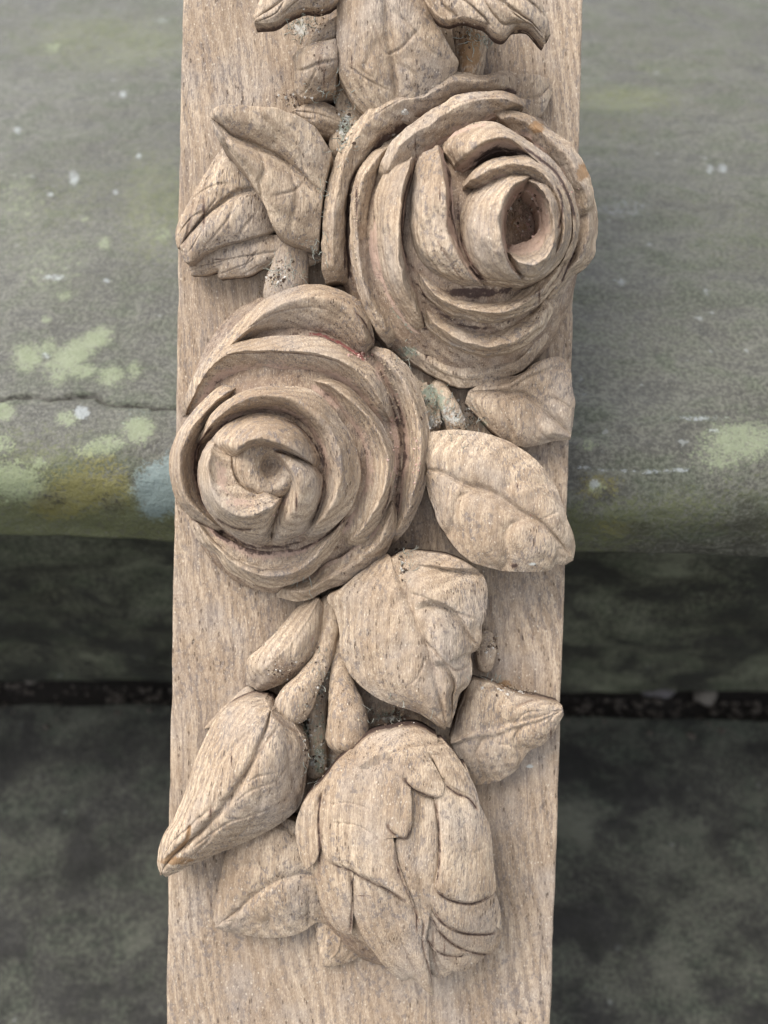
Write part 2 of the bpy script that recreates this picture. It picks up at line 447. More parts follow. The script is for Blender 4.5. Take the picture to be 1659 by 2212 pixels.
# carved grooves and crevices, coloured with residue and painted shade, traced in the crops: crop, points, half width (photo px), depth (mm), stain kind, strength
GROOVES_SRC = [
 ('R2', '290,570 235,690 217,820 217,1000 228,1150 245,1240', 4, .7, 'dark', 1), ('R2', '365,860 368,1000 385,1120 430,1280 520,1430 620,1520', 4, .4, 'pink', .8), ('R2', '575,600 530,740 510,880 515,1000 545,1110 620,1190', 4, .5, 'dark', .9),
 ('R2', '760,600 775,720 790,900 830,1010 880,1110 940,1210', 4, .4, 'pink', .8), ('R2', '850,690 815,760 825,950 860,1080 930,1180 990,1240', 4, .4, 'dark', .8), ('R2', '1055,1040 1080,1100 1110,1150 1160,1190', 3, .3, 'dark', .7),
 ('R2', '750,1275 850,1292 950,1292 1050,1272 1130,1250', 9, .6, 'dark', .95), ('R2', '560,1180 620,1280 700,1370 800,1440 900,1470 1000,1465 1080,1430 1150,1420', 5, .4, 'dark', .85), ('R2', '700,470 800,420 900,380 980,370', 4, .3, 'pink', .8),
 ('R2', '840,640 900,570 1000,530 1100,515 1180,500', 5, .3, 'pink', .9), ('R2', '1150,480 1260,560 1350,640 1420,780 1450,900', 5, .4, 'dark', .95), ('R2', '1340,700 1370,760 1375,850 1350,950', 4, .3, 'dark', .9), ('R2', '1400,1100 1360,1180 1300,1260', 4, .3, 'dark', .7),
 ('R2', '1450,1050 1410,1130 1370,1230', 4, .4, 'dark', .9), ('R2', '495,370 480,420', 4, .3, 'dark', .9), ('R2', '690,980 740,1060 800,1160 850,1220', 3, .3, 'dark', .6), ('R2', '870,1130 900,1170 950,1215', 5, .3, 'dark', .95), ('R2', '615,1370 630,1440 640,1500', 2.5, .5, 'dark', .95),
 ('R2', '590,560 585,520 590,470', 2, .3, 'dark', .8), ('R2', '250,470 255,540', 2, .2, 'dark', .6), ('R2', '150,760 152,830', 2, .2, 'dark', .6), ('R2', '640,720 648,850 665,960', 2, .15, 'dark', .35), ('R2', '470,800 455,980 470,1120', 2, .2, 'dark', .4), ('R2', '640,1560 645,1640', 3, .4, 'dark', .9),
 ('R2', '350,930 345,1020 360,1130 385,1220', 5, .1, 'pink', .9), ('R2', '440,1330 500,1420 580,1500', 7, .1, 'green', .55), ('R2', '900,700 1000,640 1060,655', 3, .2, 'dark', .6),
 ('R3', '830,390 950,400 1060,450 1150,510 1210,560', 5, .4, 'red', .8), ('R3', '700,395 830,395 950,410 1070,470 1180,545', 3, .3, 'dark', .8), ('R3', '1310,690 1350,800 1375,900 1395,1050 1380,1200 1370,1330 1375,1430', 5, .5, 'dark', .85), ('R3', '1330,850 1360,950 1375,1080 1365,1200', 6, .1, 'pink', .9),
 ('R3', '330,520 450,505 600,500 750,500 900,515 1020,545 1100,590', 2.2, .3, 'dark', .7), ('R3', '300,690 450,665 560,655 700,655 850,650', 4, .3, 'dark', .45), ('R3', '330,910 260,990 225,1060 222,1150 235,1260', 4, .4, 'dark', .9), ('R3', '330,1490 440,1560 560,1610 680,1610 780,1590 880,1560', 5, .4, 'dark', .9),
 ('R3', '860,670 940,740 1060,860 1130,960 1160,1080 1165,1180', 4, .3, 'dark', .6), ('R3', '880,680 960,740 1040,820', 6, .1, 'pink', .9), ('R3', '700,870 800,910 880,990 935,1090 955,1200 945,1300 910,1420 860,1520', 4, .4, 'dark', .8), ('R3', '900,1000 950,1130 960,1240 930,1380', 4, .1, 'red', .5),
 ('R3', '350,1090 350,1160 380,1260 440,1330 520,1375 590,1385', 6, .0, 'pink', .5), ('R3', '660,1060 760,1080 850,1110 900,1150', 3, .3, 'dark', .75), ('R3', '1280,1430 1320,1350 1340,1250', 4, .3, 'dark', .8), ('R3', '1090,1440 1000,1520 900,1590', 4, .3, 'dark', .8), ('R3', '180,1440 250,1470 340,1520 400,1540', 3, .3, 'dark', .7),
 ('R3', '330,1440 420,1490 500,1510 560,1500', 5, .3, 'dark', .8), ('R3', '760,1830 900,1770 960,1700 1050,1640 1150,1590', 4, .3, 'dark', .6), ('R3', '1130,260 1190,330 1250,450', 4, .3, 'dark', .8), ('R3', '420,690 340,740 260,830', 3, .3, 'dark', .6), ('R3', '1220,1560 1280,1480', 3, .2, 'pink', .9), ('R3', '980,1170 1060,1170 1090,1060', 2, .1, 'dark', .2),
 ('R6', '240,690 225,780 222,900 232,960', 4, .6, 'dark', 1.0), ('R6', '275,1080 340,1112 400,1127 460,1168 560,1213 650,1263 740,1325', 4, .5, 'dark', .85), ('R6', '655,1000 665,1080 690,1170 740,1290 800,1450', 3, .4, 'dark', .75), ('R6', '610,850 625,903 690,948 727,937 740,870', 4, .4, 'dark', .9),  # bud: dark lines painted along the scale edges as their thin shadows
 ('R6', '880,720 898,850 908,1000 900,1120 885,1230', 3.5, .5, 'dark', .9), ('R6', '700,600 740,655 830,705 892,718', 4, .5, 'dark', .9), ('R6', '930,640 1000,695 1070,725 1125,795', 4, .5, 'dark', 1.0), ('R6', '885,1237 940,1288 1040,1318 1130,1308 1205,1262', 4, .6, 'dark', 1.0), ('R6', '860,1340 930,1435 1040,1484 1160,1494 1240,1480', 4, .6, 'dark', .95),
 ('R6', '850,1380 920,1492 1010,1563 1120,1602 1205,1605', 4, .6, 'dark', .9), ('R6', '825,1510 900,1593 980,1615 1060,1612', 4, .5, 'dark', .9), ('R6', '400,1130 415,1250 408,1380 400,1490', 4, .5, 'dark', .9), ('R6', '820,1400 810,1550 850,1700 868,1800', 3, .4, 'dark', .8), ('R6', '870,1450 870,1600 900,1720', 4, .4, 'dark', .7),
 ('R6', '290,860 450,880 560,960 620,1040', 2.5, .25, 'dark', .35), ('R6', '270,760 400,750 520,790', 2.5, .2, 'dark', .25), ('R6', '950,950 1020,1010 1100,1030 1180,1000', 2.5, .15, 'dark', .25), ('R6', '530,1250 560,1400 620,1580', 2, .2, 'dark', .35), ('R6', '480,1200 500,1380 560,1540', 2, .2, 'dark', .3), ('R6', '640,1330 670,1450 720,1600 780,1720', 2, .2, 'dark', .4), ('R6', '760,980 770,1100 800,1220', 2, .15, 'dark', .3),
 ('R8', '610,290 700,320 800,365 900,410 1000,440', 4, .5, 'dark', .55), ('R8', '690,560 760,640 830,710 890,747 960,715', 4, .6, 'dark', .85), ('R8', '560,160 600,300 650,460 700,560 740,680 780,830', 4, .4, 'dark', .5), ('R8', '430,160 350,300 280,430', 2.5, .2, 'dark', .3), ('R8', '700,680 660,780 600,830', 3, .3, 'dark', .2), ('R8', '570,60 560,180', 4, .4, 'dark', .8),
 ('R7', '700,470 850,530 950,560 1080,640 1190,750', 5, .4, 'dark', .5), ('R7', '1200,770 1100,850 960,880', 4, .4, 'dark', .4), ('R7', '320,920 290,1080 260,1220 240,1330', 4, .4, 'dark', .9), ('R7', '500,900 420,1010 300,1180', 3, .3, 'dark', .5), ('R7', '720,1470 760,1390 830,1310', 2, .3, 'dark', .8), ('R7', '1160,500 1180,640 1200,740', 3, .3, 'dark', .5),
 ('R4', '430,1200 560,1290 700,1320 850,1370', 4, .3, 'dark', .5), ('R4', '560,1420 620,1560 640,1650', 3, .3, 'dark', .3), ('R4', '700,1880 760,1925 900,1970', 3, .3, 'dark', .8), ('R4', '850,930 960,980 1050,1000', 4, .3, 'dark', .8), ('R4', '1040,560 1120,640 1190,690', 4, .3, 'dark', .3), ('R4', '1210,1560 1320,1510', 3, .3, 'dark', .3),
 ('R8', '1040,850 1100,840', 4, .2, 'dark', .8), ('R8', '1240,960 1330,925 1400,920', 4, .3, 'dark', .9), ('R8', '1230,1060 1300,1000 1400,985', 3, .3, 'dark', .4), ('R8', '1080,1130 1130,1180 1200,1190 1280,1230', 3, .3, 'dark', .4),
 ('R5', '560,1500 620,1390 720,1240 790,1150', 4, .4, 'dark', .7), ('R5', '250,1920 370,1830 480,1760 600,1720 760,1660', 3, .4, 'dark', .6), ('R5', '60,2010 150,1930 210,1870 230,1760', 5, .4, 'raw', .9), ('R5', '380,1640 400,1560 420,1480', 4, .3, 'dark', .6), ('R5', '740,1020 780,1095 850,1155 950,1195', 5, .3, 'dark', .9),
 ('R5', '880,620 870,700 880,780', 4, .3, 'dark', .6), ('R5', '690,910 790,860 900,800 960,760', 7, .2, 'dark', .9), ('R5', '1010,560 1000,650', 3, .2, 'red', .6), ('R5', '560,1530 660,1470 780,1440', 3, .3, 'dark', .25), ('R5', '480,1650 620,1560 780,1490 850,1400', 3, .3, 'dark', .3),
 ('R1', '650,0 652,120 655,250', 4, .3, 'dark', .7), ('R1', '780,80 830,190 850,205 900,180 960,110', 4, .4, 'dark', .55), ('R1', '690,250 760,300 850,350', 3, .3, 'dark', .35), ('R1', '640,150 650,260 600,335', 4, .3, 'dark', .7), ('R1', '860,210 870,270 880,320', 3, .3, 'dark', .4), ('R1', '700,180 730,250 790,300', 3, .2, 'dark', .25),
 ('R3', '260,610 400,450 520,360 640,290 780,245 900,240 1020,265', 2, .3, 'dark', .4), ('R3', '270,1510 370,1610 460,1680 560,1725 680,1735 800,1705 900,1640', 2, .3, 'dark', .35), ('R3', '345,860 440,790 560,738 690,730 800,752 900,820', 2, .3, 'dark', .5), ('R3', '122,1050 112,1150 126,1260 172,1370 260,1450', 2, .3, 'dark', .45),
 ('R3', '1450,640 1500,780 1535,930 1535,1080 1510,1240', 2, .3, 'dark', .4), ('R3', '320,1420 400,1490 500,1530 620,1540 740,1510', 2, .3, 'dark', .35), ('R3', '480,960 560,925 660,922 760,960', 2, .3, 'dark', .35), ('R3', '1010,655 1120,735 1220,850 1295,970 1335,1100', 2, .3, 'dark', .4), ('R3', '850,1830 960,1790 1080,1735 1200,1660', 2, .3, 'dark', .4),
 ('R2', '118,900 112,1020 118,1130', 2, .3, 'dark', .4), ('R2', '400,900 408,1040 440,1200 500,1340 580,1450', 2, .35, 'dark', .5), ('R2', '680,1475 790,1548 900,1585 1000,1592 1120,1562 1240,1490', 2, .35, 'dark', .5), ('R2', '660,1290 780,1375 920,1405 1060,1400 1190,1345', 2, .35, 'dark', .5), ('R2', '490,440 620,335 800,258 960,222 1080,225', 2, .3, 'dark', .45),
 ('R2', '945,800 930,900 935,1010 975,1110', 2, .25, 'dark', .4), ('R2', '800,455 900,400 1000,392 1100,425', 2, .25, 'dark', .4), ('R2', '620,640 590,760 585,900 615,1040', 2, .3, 'dark', .45), ('R2', '300,560 250,680 250,860 262,1060', 2, .3, 'dark', .45), ('R2', '600,1640 730,1715 860,1750 1000,1725 1130,1675', 2, .3, 'dark', .4), ('R2', '1400,500 1470,620 1520,750', 2, .3, 'dark', .5), ('R2', '200,500 300,370 420,280 560,210', 2, .3, 'dark', .4),
 ('D', '371,1287 385,1286 404,1284', 2, .2, 'dark', .8)]
GROOVES = []
for _c, _p, _w, _d, _k, _s in GROOVES_SRC:
    _P = tr(_c, _p)[:, :2]
    if len(_P) > 2: _P = resample(_P, max(6, len(_P) * 4))
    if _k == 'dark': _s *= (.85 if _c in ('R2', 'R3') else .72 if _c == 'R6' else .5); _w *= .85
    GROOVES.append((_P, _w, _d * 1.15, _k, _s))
def grooves_at(px, py, stains=None):
    """depth (mm) of the carved lines at photo pixels; adds their stain and painted shade"""
    px = px.ravel(); py = py.ravel()
    D = np.zeros(len(px))
    x0, x1, y0, y1 = px.min(), px.max(), py.min(), py.max()
    for P, w, d, k, s in GROOVES:
        mx = w * 3
        if P[:, 0].min() > x1 + mx or P[:, 0].max() < x0 - mx or P[:, 1].min() > y1 + mx or P[:, 1].max() < y0 - mx: continue
        sel = np.nonzero((px > P[:, 0].min() - mx) & (px < P[:, 0].max() + mx) & (py > P[:, 1].min() - mx) & (py < P[:, 1].max() + mx))[0]
        if not len(sel): continue
        qx, qy = px[sel], py[sel]
        best = np.full(len(sel), 1e9); par = np.zeros(len(sel))
        for i in range(len(P) - 1):
            ax, ay = P[i]; bx, by = P[i + 1]; ex, ey = bx - ax, by - ay; l2 = ex * ex + ey * ey + 1e-9
            t = np.clip(((qx - ax) * ex + (qy - ay) * ey) / l2, 0, 1)
            dd = (qx - ax - t * ex) ** 2 + (qy - ay - t * ey) ** 2
            m_ = dd < best
            best[m_] = dd[m_]; par[m_] = (i + t[m_]) / (len(P) - 1)
        env = np.clip(np.minimum(par, 1 - par) * 8 + .25, 0, 1)
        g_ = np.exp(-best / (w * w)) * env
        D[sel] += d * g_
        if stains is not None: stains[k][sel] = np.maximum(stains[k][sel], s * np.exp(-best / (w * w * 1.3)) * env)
    return D
STEP_PX = 2.4
def dims(rows):
    lu = max(np.hypot(*np.diff(r[:, :2], axis=0).T).sum() for r in rows)
    mid = [r[len(r) // 2] for r in rows]
    lv = sum(np.hypot(*(mid[i + 1] - mid[i])[:2]) for i in range(len(mid) - 1))
    return max(24, int(lu / STEP_PX)), max(12, int(lv / STEP_PX * 1.5))

def loft(name, crop, rows, parent, base=0.0, thick=None, pink=.0, dark=.0, mat=None, rnd=.5, lift=None, rough=1.0, outer_dark=0.0, sink=(4, 4), sharp=.0):
    """rows of 'x,y,h' run outside -> inside; smooth surface through them"""
    R = [tr(crop, r) if isinstance(r, str) else r for r in rows]
    nu, nv = dims(R)
    A = np.stack([resample(r, nu) for r in R])
    vv = np.linspace(0, len(R) - 1, nv)
    S = cr(A, vv)
    if sharp:
        i0 = np.clip(np.floor(vv).astype(int), 0, len(R) - 2); tt = (vv - i0)[:, None, None]
        S = S * (1 - sharp) + (A[i0] * (1 - tt) + A[i0 + 1] * tt) * sharp
    H = S[..., 2]
    if lift is not None: H = H + lift(S[..., 0], S[..., 1])
    v = np.linspace(0, 1, nv)[:, None] * np.ones((1, nu))
    u = np.linspace(0, 1, nu)[None, :] * np.ones((nv, 1))
    H = H - sink[0] * np.clip(1 - u / .085, 0, 1) ** 2 - sink[1] * np.clip(1 - (1 - u) / .085, 0, 1) ** 2
    st = {}
    wob = .6 + .4 * np.sin(u * 17 + len(name) + pink * 9) * np.sin(u * 7.3 + SHAPE_N[0])
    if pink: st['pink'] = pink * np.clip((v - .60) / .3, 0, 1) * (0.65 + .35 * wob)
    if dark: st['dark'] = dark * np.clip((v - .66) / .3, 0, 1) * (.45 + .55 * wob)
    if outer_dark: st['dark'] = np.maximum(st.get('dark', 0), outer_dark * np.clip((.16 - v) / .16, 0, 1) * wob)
    return shell(name, S[..., 0], S[..., 1], H, parent, mat or WOOD, base=base, thick=thick, rnd=rnd, st=st, rough=rough)

def sawf(ph):
    f = ph - np.floor(ph)
    return np.where(f < .9, f / .9, np.clip((1 - f) / .1, 0, 1) ** .8)

def leaf(name, crop, L, M, R, parent, bulge=(3, 3), veins=(4, 4), slope=(.25, .25), vd=(.8, .8), crease=1.2, base=0.0, thick=None,
         lift=None, mat=None, rnd=.6, lobe=(0, 0), rough=1.0, base_sink=0.0, wall=1.0, saw=(0, 0)):
    """leaf from its two edges and midrib, each base -> tip"""
    l, mm_, r = tr(crop, L), tr(crop, M), tr(crop, R)
    lu = max(np.hypot(*np.diff(q[:, :2], axis=0).T).sum() for q in (l, mm_, r))
    nu = max(30, int(lu / STEP_PX))
    l, mm_, r = (resample(q, nu) for q in (l, mm_, r))
    wmax = np.max(np.hypot(*(l - r)[:, :2].T))
    nh = max(8, int(wmax / STEP_PX / 2 * 1.2))
    s = np.linspace(-1, 1, 2 * nh + 1)
    t = np.linspace(0, 1, nu)[None, :]
    a = np.abs(s)[:, None]
    side = (s > 0).astype(int)[:, None]
    E = np.where(side[..., None] == 0, l[None], r[None])
    S = mm_[None] * (1 - a[..., None]) + E * a[..., None]
    bl = np.where(side == 0, bulge[0], bulge[1])
    env = np.clip(np.sin(np.pi * np.clip(t * .96 + .02, 0, 1)), 0, 1) ** .5
    bl = bl * .85
    H = S[..., 2] + bl * np.sin(np.pi * a) ** .9 * env
    # side veins: phase runs from midrib to edge
    for sd_ in (0, 1):
        nvn, sl, d, lb = veins[sd_], slope[sd_], vd[sd_] * .65, lobe[sd_] * .75
        if not nvn: continue
        ph = (t - a * sl + .06 * np.sin(a * 5)) * nvn
        fr = np.abs(ph - np.round(ph)) * 2             # 0 on a vein
        grow = np.clip(a * 4, 0, 1) * np.clip((t - .08) * 7, 0, 1) * np.clip((1.02 - t) * 5, 0, 1)
        dh = (-d * np.exp(-(fr / .16) ** 2) + lb * np.sqrt(np.clip(1 - (1 - fr) ** 2, 0, 1)) + saw[sd_] * sawf(ph)) * grow
        H = H + np.where(side == sd_, dh, 0)
    H = H - crease * np.exp(-(a / .07) ** 2) * np.clip((1 - t) * 6, 0, 1)
    H = H - base_sink * np.clip(1 - t / .12, 0, 1) ** 2
    if lift is not None: H = H + lift(S[..., 0], S[..., 1])
    return shell(name, S[..., 0], S[..., 1], H, parent, mat or WOOD, base=base, thick=thick, rnd=rnd, rough=rough, wall=wall)

def dome(name, cx, cy, l, r, u, d, h0, h1, parent, pit=None, pw=.5, mat=None):
    """rounded body under petals; elliptical quarter radii in photo px"""
    nv, nu = 60, 160
    q = np.linspace(0.02, 1, nv)[:, None]; th = np.linspace(0, 2 * np.pi, nu)[None, :]
    rx = np.where(np.cos(th) > 0, r, l); ry = np.where(np.sin(th) > 0, d, u)
    X = cx + q * rx * np.cos(th); Y = cy + q * ry * np.sin(th)
    H = h0 + (h1 - h0) * np.clip(1 - q ** 2, 0, 1) ** pw + 0 * th
    if pit:
        H = H - pit[3] * np.exp(-(((X - pit[0]) / pit[2]) ** 2 + ((Y - pit[1]) / (pit[2] * pit[4])) ** 2))
    P = unproj(X, Y, H * 1e-3)
    P[..., 2] += fbm(P * 350, 21, 3) * .5e-3
    V = P.reshape(-1, 3)
    rim = V[-nu:].copy(); rim[:, 2] = -.001
    V = np.concatenate([V, rim])
    f = grid_faces(nv + 1, nu)
    if np.sum(np.cross(V[f[:, 1]] - V[f[:, 0]], V[f[:, 3]] - V[f[:, 0]])[:, 2]) < 0: f = f[:, ::-1]
    st = stains_at(V)
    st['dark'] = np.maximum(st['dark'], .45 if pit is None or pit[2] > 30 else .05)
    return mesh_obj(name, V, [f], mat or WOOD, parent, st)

def tube(name, crop, path, parent, mat=None, n=28, flat=1.0, base=-1.0):
    """round stem: 'x,y,h,r' with h of the axis in mm and r in crop px"""
    x0, y0, k = CROP[crop]
    P = []
    for tok in path.split():
        v = [float(a) for a in tok.split(',')]
        P.append([x0 + k * v[0], y0 + k * v[1], v[2], v[3] * k])
    P = np.array(P)
    D = cr(P, np.linspace(0, len(P) - 1, 24 * (len(P) - 1) + 1))
    C = unproj(D[:, 0], D[:, 1], D[:, 2] * 1e-3)
    rad = D[:, 3] / F_PX * (CAM_P[2] - D[:, 2] * 1e-3)
    # rounded ends
    t0 = (C[0] - C[1]); t0 /= np.linalg.norm(t0); t1 = (C[-1] - C[-2]); t1 /= np.linalg.norm(t1)
    add0 = [(C[0] + t0 * rad[0] * math.sin(a), rad[0] * math.cos(a)) for a in (1.5, 1.2, .8, .4)]
    add1 = [(C[-1] + t1 * rad[-1] * math.sin(a) * .8, rad[-1] * math.cos(a)) for a in (.4, .8, 1.1, 1.3, 1.5)]
    C = np.concatenate([[a[0] for a in add0], C, [a[0] for a in add1]]); rad = np.concatenate([[a[1] for a in add0], rad, [a[1] for a in add1]])
    T = np.gradient(C, axis=0); T /= np.linalg.norm(T, axis=1, keepdims=True)
    zz = np.array([0, 0, 1.0])
    side = np.cross(T, zz); side /= np.linalg.norm(side, axis=1, keepdims=True)
    up = np.cross(side, T)
    th = np.linspace(0, 2 * np.pi, n, endpoint=False)
    V = C[:, None] + rad[:, None, None] * (side[:, None] * np.cos(th)[None, :, None] + up[:, None] * np.sin(th)[None, :, None] * flat)
    SHAPE_N[0] += 1
    nr = V - C[:, None]; nr = nr / np.maximum(np.linalg.norm(nr, axis=2, keepdims=True), 1e-9)
    V = V + nr * (fbm(V * 220, SHAPE_N[0], 3) * .35e-3)[..., None]
    m_ = len(C)
    i = np.arange(m_ - 1)[:, None] * n + np.arange(n)[None, :]
    j = np.arange(m_ - 1)[:, None] * n + (np.arange(n)[None, :] + 1) % n
    f = np.stack([i, i + n, j + n, j], -1).reshape(-1, 4)
    V = V.reshape(-1, 3)
    c = V[f].mean(1); nn = np.cross(V[f[:, 1]] - V[f[:, 0]], V[f[:, 3]] - V[f[:, 0]])
    cc = np.repeat(C[:-1], n, 0)
    if np.sum((c - cc) * nn) < 0: f = f[:, ::-1]
    return mesh_obj(name, V, [f], mat or WOOD, parent, stains_at(V))

# ------------------------------------------------------------------ the stone steps (large structure)
STEP_H = 0.262
UNDER = 0.040
STEP_OVER = 0.046

def lichen_fields(PW):
    px, py = proj_world(PW)
    n = fbm(PW * 60, 31, 3)
    B = {k: np.zeros(len(PW)) for k in ('moss', 'yellow', 'pale', 'bluish', 'chalk_sheen', 'dirt')}
    def blob(k, x, y, rx, ry, s, rot=0.0):
        c_, s_ = math.cos(rot), math.sin(rot)
        dx, dy = px - x, py - y
        a, b = (dx * c_ + dy * s_) / (rx * 1.35), (-dx * s_ + dy * c_) / (ry * 1.35)
        B[k] = np.maximum(B[k], (s + .1) * np.clip(1.4 - np.sqrt(a * a + b * b), 0, 1) ** .8)
    for x, y, rx, ry, s, r in ((205, 732, 34, 18, .75, -.5), (155, 765, 58, 22, .75, -.55), (60, 770, 30, 26, .65, 0), (105, 750, 16, 20, .55, 0), (175, 800, 30, 16, .6, 0), (240, 812, 26, 20, .62, 0), (290, 800, 14, 22, .5, .3),
                               (125, 808, 18, 22, .6, 0), (100, 690, 10, 8, .5, 0), (140, 640, 16, 12, .5, -.5), (10, 888, 18, 18, .7, 0), (145, 905, 22, 16, .6, 0), (302, 930, 28, 24, .75, 0), (225, 965, 50, 18, .62, -.2),
                               (30, 1040, 55, 34, .75, .2), (85, 1000, 20, 14, .5, 0), (225, 525, 14, 12, .55, 0), (180, 470, 10, 6, .45, 0), (350, 505, 22, 14, .4, 0), (115, 105, 20, 12, .45, 0), (10, 960, 20, 24, .5, 0),
                               (1600, 955, 70, 40, .62, 0), (1560, 985, 60, 30, .5, 0), (1270, 960, 16, 14, .5, 0), (1290, 1055, 20, 14, .5, 0), (40, 430, 50, 60, .3, 0), (110, 580, 80, 60, .3, 0)):
        blob('pale', x, y, rx, ry, s, r)
    for x, y, rx, ry, s in ((190, 1060, 95, 42, .62), (130, 1090, 60, 32, .62), (215, 1000, 50, 30, .45), (250, 1050, 40, 40, .5), (1290, 1050, 40, 24, .5), (1330, 1140, 50, 20, .4), (1280, 1060, 26, 16, .55)):
        blob('yellow', x, y, rx, ry, s)
    for x, y, rx, ry, s in ((350, 1052, 46, 42, .95), (335, 1085, 30, 28, .8), (375, 1010, 20, 30, .7), (290, 890, 40, 20, .2)):
        blob('bluish', x, y, rx, ry, s)
    for x, y, rx, ry, s in ((177, 891, 12, 10, .95), (98, 768, 9, 6, .5), (160, 385, 9, 14, .6), (265, 203, 6, 6, .7), (300, 335, 5, 6, .6), (250, 415, 6, 5, .6), (118, 600, 22, 6, .5), (230, 605, 8, 5, .5), (40, 285, 8, 8, .5), (108, 420, 6, 4, .6),
                            (1310, 1015, 40, 4, .36), (1400, 1018, 50, 4, .42), (1470, 1015, 20, 5, .5), (1265, 1008, 20, 4, .36), (1440, 1017, 10, 4, .5), (1350, 1016, 8, 4, .5), (1285, 1046, 8, 8, .8), (1345, 450, 60, 22, .28), (1340, 610, 12, 8, .45), (1500, 903, 50, 5, .45), (1540, 930, 10, 5, .4), (1525, 630, 8, 8, .4),  # thin pale dabs along the right nosing paint its wet sheen
                            (1535, 365, 8, 10, .5), (1560, 363, 8, 10, .5), (1260, 850, 8, 8, .4), (1255, 815, 5, 8, .4), (350, 45, 18, 6, .4), (210, 20, 14, 6, .35)):
        blob('chalk_sheen', x, y, rx, ry, s)
    B['moss'] = np.clip(.20 + .45 * fbm(PW * 14, 77, 3) + .70 * np.exp(-((py - 1120) / 90) ** 2), 0, 1) * .70
    blob('moss', 1350, 215, 110, 28, .55); blob('moss', 240, 90, 200, 60, .45); blob('moss', 150, 1100, 200, 60, .62); blob('moss', 330, 450, 80, 120, .45)
    # hairline crack across the nosing
    cx_ = np.array([-200, 0, 60, 110, 150, 205, 225, 260, 300, 340, 380, 440])
    cy_ = np.array([866, 863, 857, 861, 857, 855, 866, 878, 874, 880, 882, 884])
    yy = np.interp(px, cx_, cy_) + 3 * vnoise(PW * 400, 8)
    ck = np.exp(-((py - yy) / 3.4) ** 2) * (px < 420)
    y2 = 934 + 3 * vnoise(PW * 60, 4)
    ck2 = np.exp(-((py - y2) / 4.0) ** 2) * (px > 1200) * np.clip((1560 - px) / 300, 0, 1) * .5
    B['dirt'] = np.maximum(np.clip(ck * 1.4, 0, 1), ck2 * .9)
    blob('dirt', 1620, 1115, 50, 40, .45); blob('dirt', 1380, 1140, 40, 16, .4)
    blob('dirt', 110, 1080, 40, 20, .42); blob('dirt', 240, 1090, 30, 22, .45)
    return B, np.maximum(ck, .5 * ck2), n

def make_step():
    root = bpy.data.objects.new('stone_step', None)
    COL.objects.link(root)
    root.location = (0, 0.2, -UNDER)
    root['label'] = 'upper worn grey green stone step with rounded nosing and lichen, behind the carved panel'
    root['category'] = 'step'
    off = np.array(root.location)
    xs = np.concatenate([np.linspace(-.9, -.24, 60)[:-1], np.linspace(-.24, .24, 560), np.linspace(.24, .9, 60)[1:]])
    prof = []
    for y in np.concatenate([np.linspace(.62, .3, 40)[:-1], np.linspace(.3, NOSE_R, 330)[:-1]]): prof.append((y, 0.0))
    for a in np.linspace(0, math.pi / 2, 60): prof.append((NOSE_R - NOSE_R * math.sin(a), -NOSE_R + NOSE_R * math.cos(a)))
    zb = -UNDER
    for z in np.linspace(-NOSE_R, zb + .004, 60)[1:]: prof.append((0.0, z))
    for a in np.linspace(0, math.pi / 2, 8)[1:]: prof.append((.004 - .004 * math.cos(a), zb + .004 - .004 * math.sin(a)))
    for y in np.linspace(.006, .62, 40): prof.append((y, zb))
    prof = np.array(prof)
    nv, nu = len(prof), len(xs)
    V = np.zeros((nv, nu, 3)); V[..., 0] = xs[None]; V[..., 1] = prof[:, 0:1]; V[..., 2] = prof[:, 1:2]
    T = np.gradient(prof, axis=0); N = np.stack([T[:, 1], -T[:, 0]], -1); N /= np.maximum(np.linalg.norm(N, axis=1, keepdims=True), 1e-9)
    if N[20, 1] < 0: N = -N
    P = V.reshape(-1, 3)
    B, ck, n = lichen_fields(P)
    dsp = fbm(P * np.array([18, 30, 30]), 4, 4) * .0009 + fbm(P * 160, 12, 3) * .00022 + B['pale'] * .0004 - ck * .0022
    vis = np.ones(nv); vis[-40:] = .2
    dsp = dsp.reshape(nv, nu) * vis[:, None]
    V[..., 1] += dsp * N[:, 0:1]; V[..., 2] += dsp * N[:, 1:2]
    f = grid_faces(nv, nu)
    P = V.reshape(-1, 3)
    nn = np.cross(P[f[:, 1]] - P[f[:, 0]], P[f[:, 3]] - P[f[:, 0]])
    if np.sum(nn[:3000, 2]) < 0: f = f[:, ::-1]
    mesh_obj('step_slab', P - off, [f], STEP, root, B)
    return root
make_step()

def rough_block(name, lo, hi, mat, label, cat, amp=.002, seed=1, step=.006, kind=None):
    """squared stone block with uneven faces"""
    lo, hi = np.array(lo), np.array(hi)
    c = (lo + hi) / 2; c[2] = lo[2]
    V, Fq, off = [], [], 0
    for ax in range(3):
        for sgn in (0, 1):
            u, v = [a for a in range(3) if a != ax]
            nu = max(4, min(260, int((hi[u] - lo[u]) / step))); nv = max(4, min(260, int((hi[v] - lo[v]) / step)))
            a, b = np.meshgrid(np.linspace(lo[u], hi[u], nu), np.linspace(lo[v], hi[v], nv))
            P = np.zeros((nv, nu, 3)); P[..., u] = a; P[..., v] = b; P[..., ax] = hi[ax] if sgn else lo[ax]
            f = grid_faces(nv, nu, off)
            nrm_pos = (u, v) in ((0, 1), (1, 2)) or False
            out = sgn == 1
            if (ax == 1): nrm_pos = False
            if nrm_pos != out: f = f[:, ::-1]
            V.append(P.reshape(-1, 3)); Fq.append(f); off += nu * nv
    V = np.concatenate(V)
    D = np.stack([fbm(V * 22, seed + k, 4) for k in range(3)], -1) * amp
    V = V + D
    o = mesh_obj(name, V - c, Fq, mat)
    o.location = c
    if kind: o['kind'] = kind
    else:
        o['label'] = label; o['category'] = cat
    return o

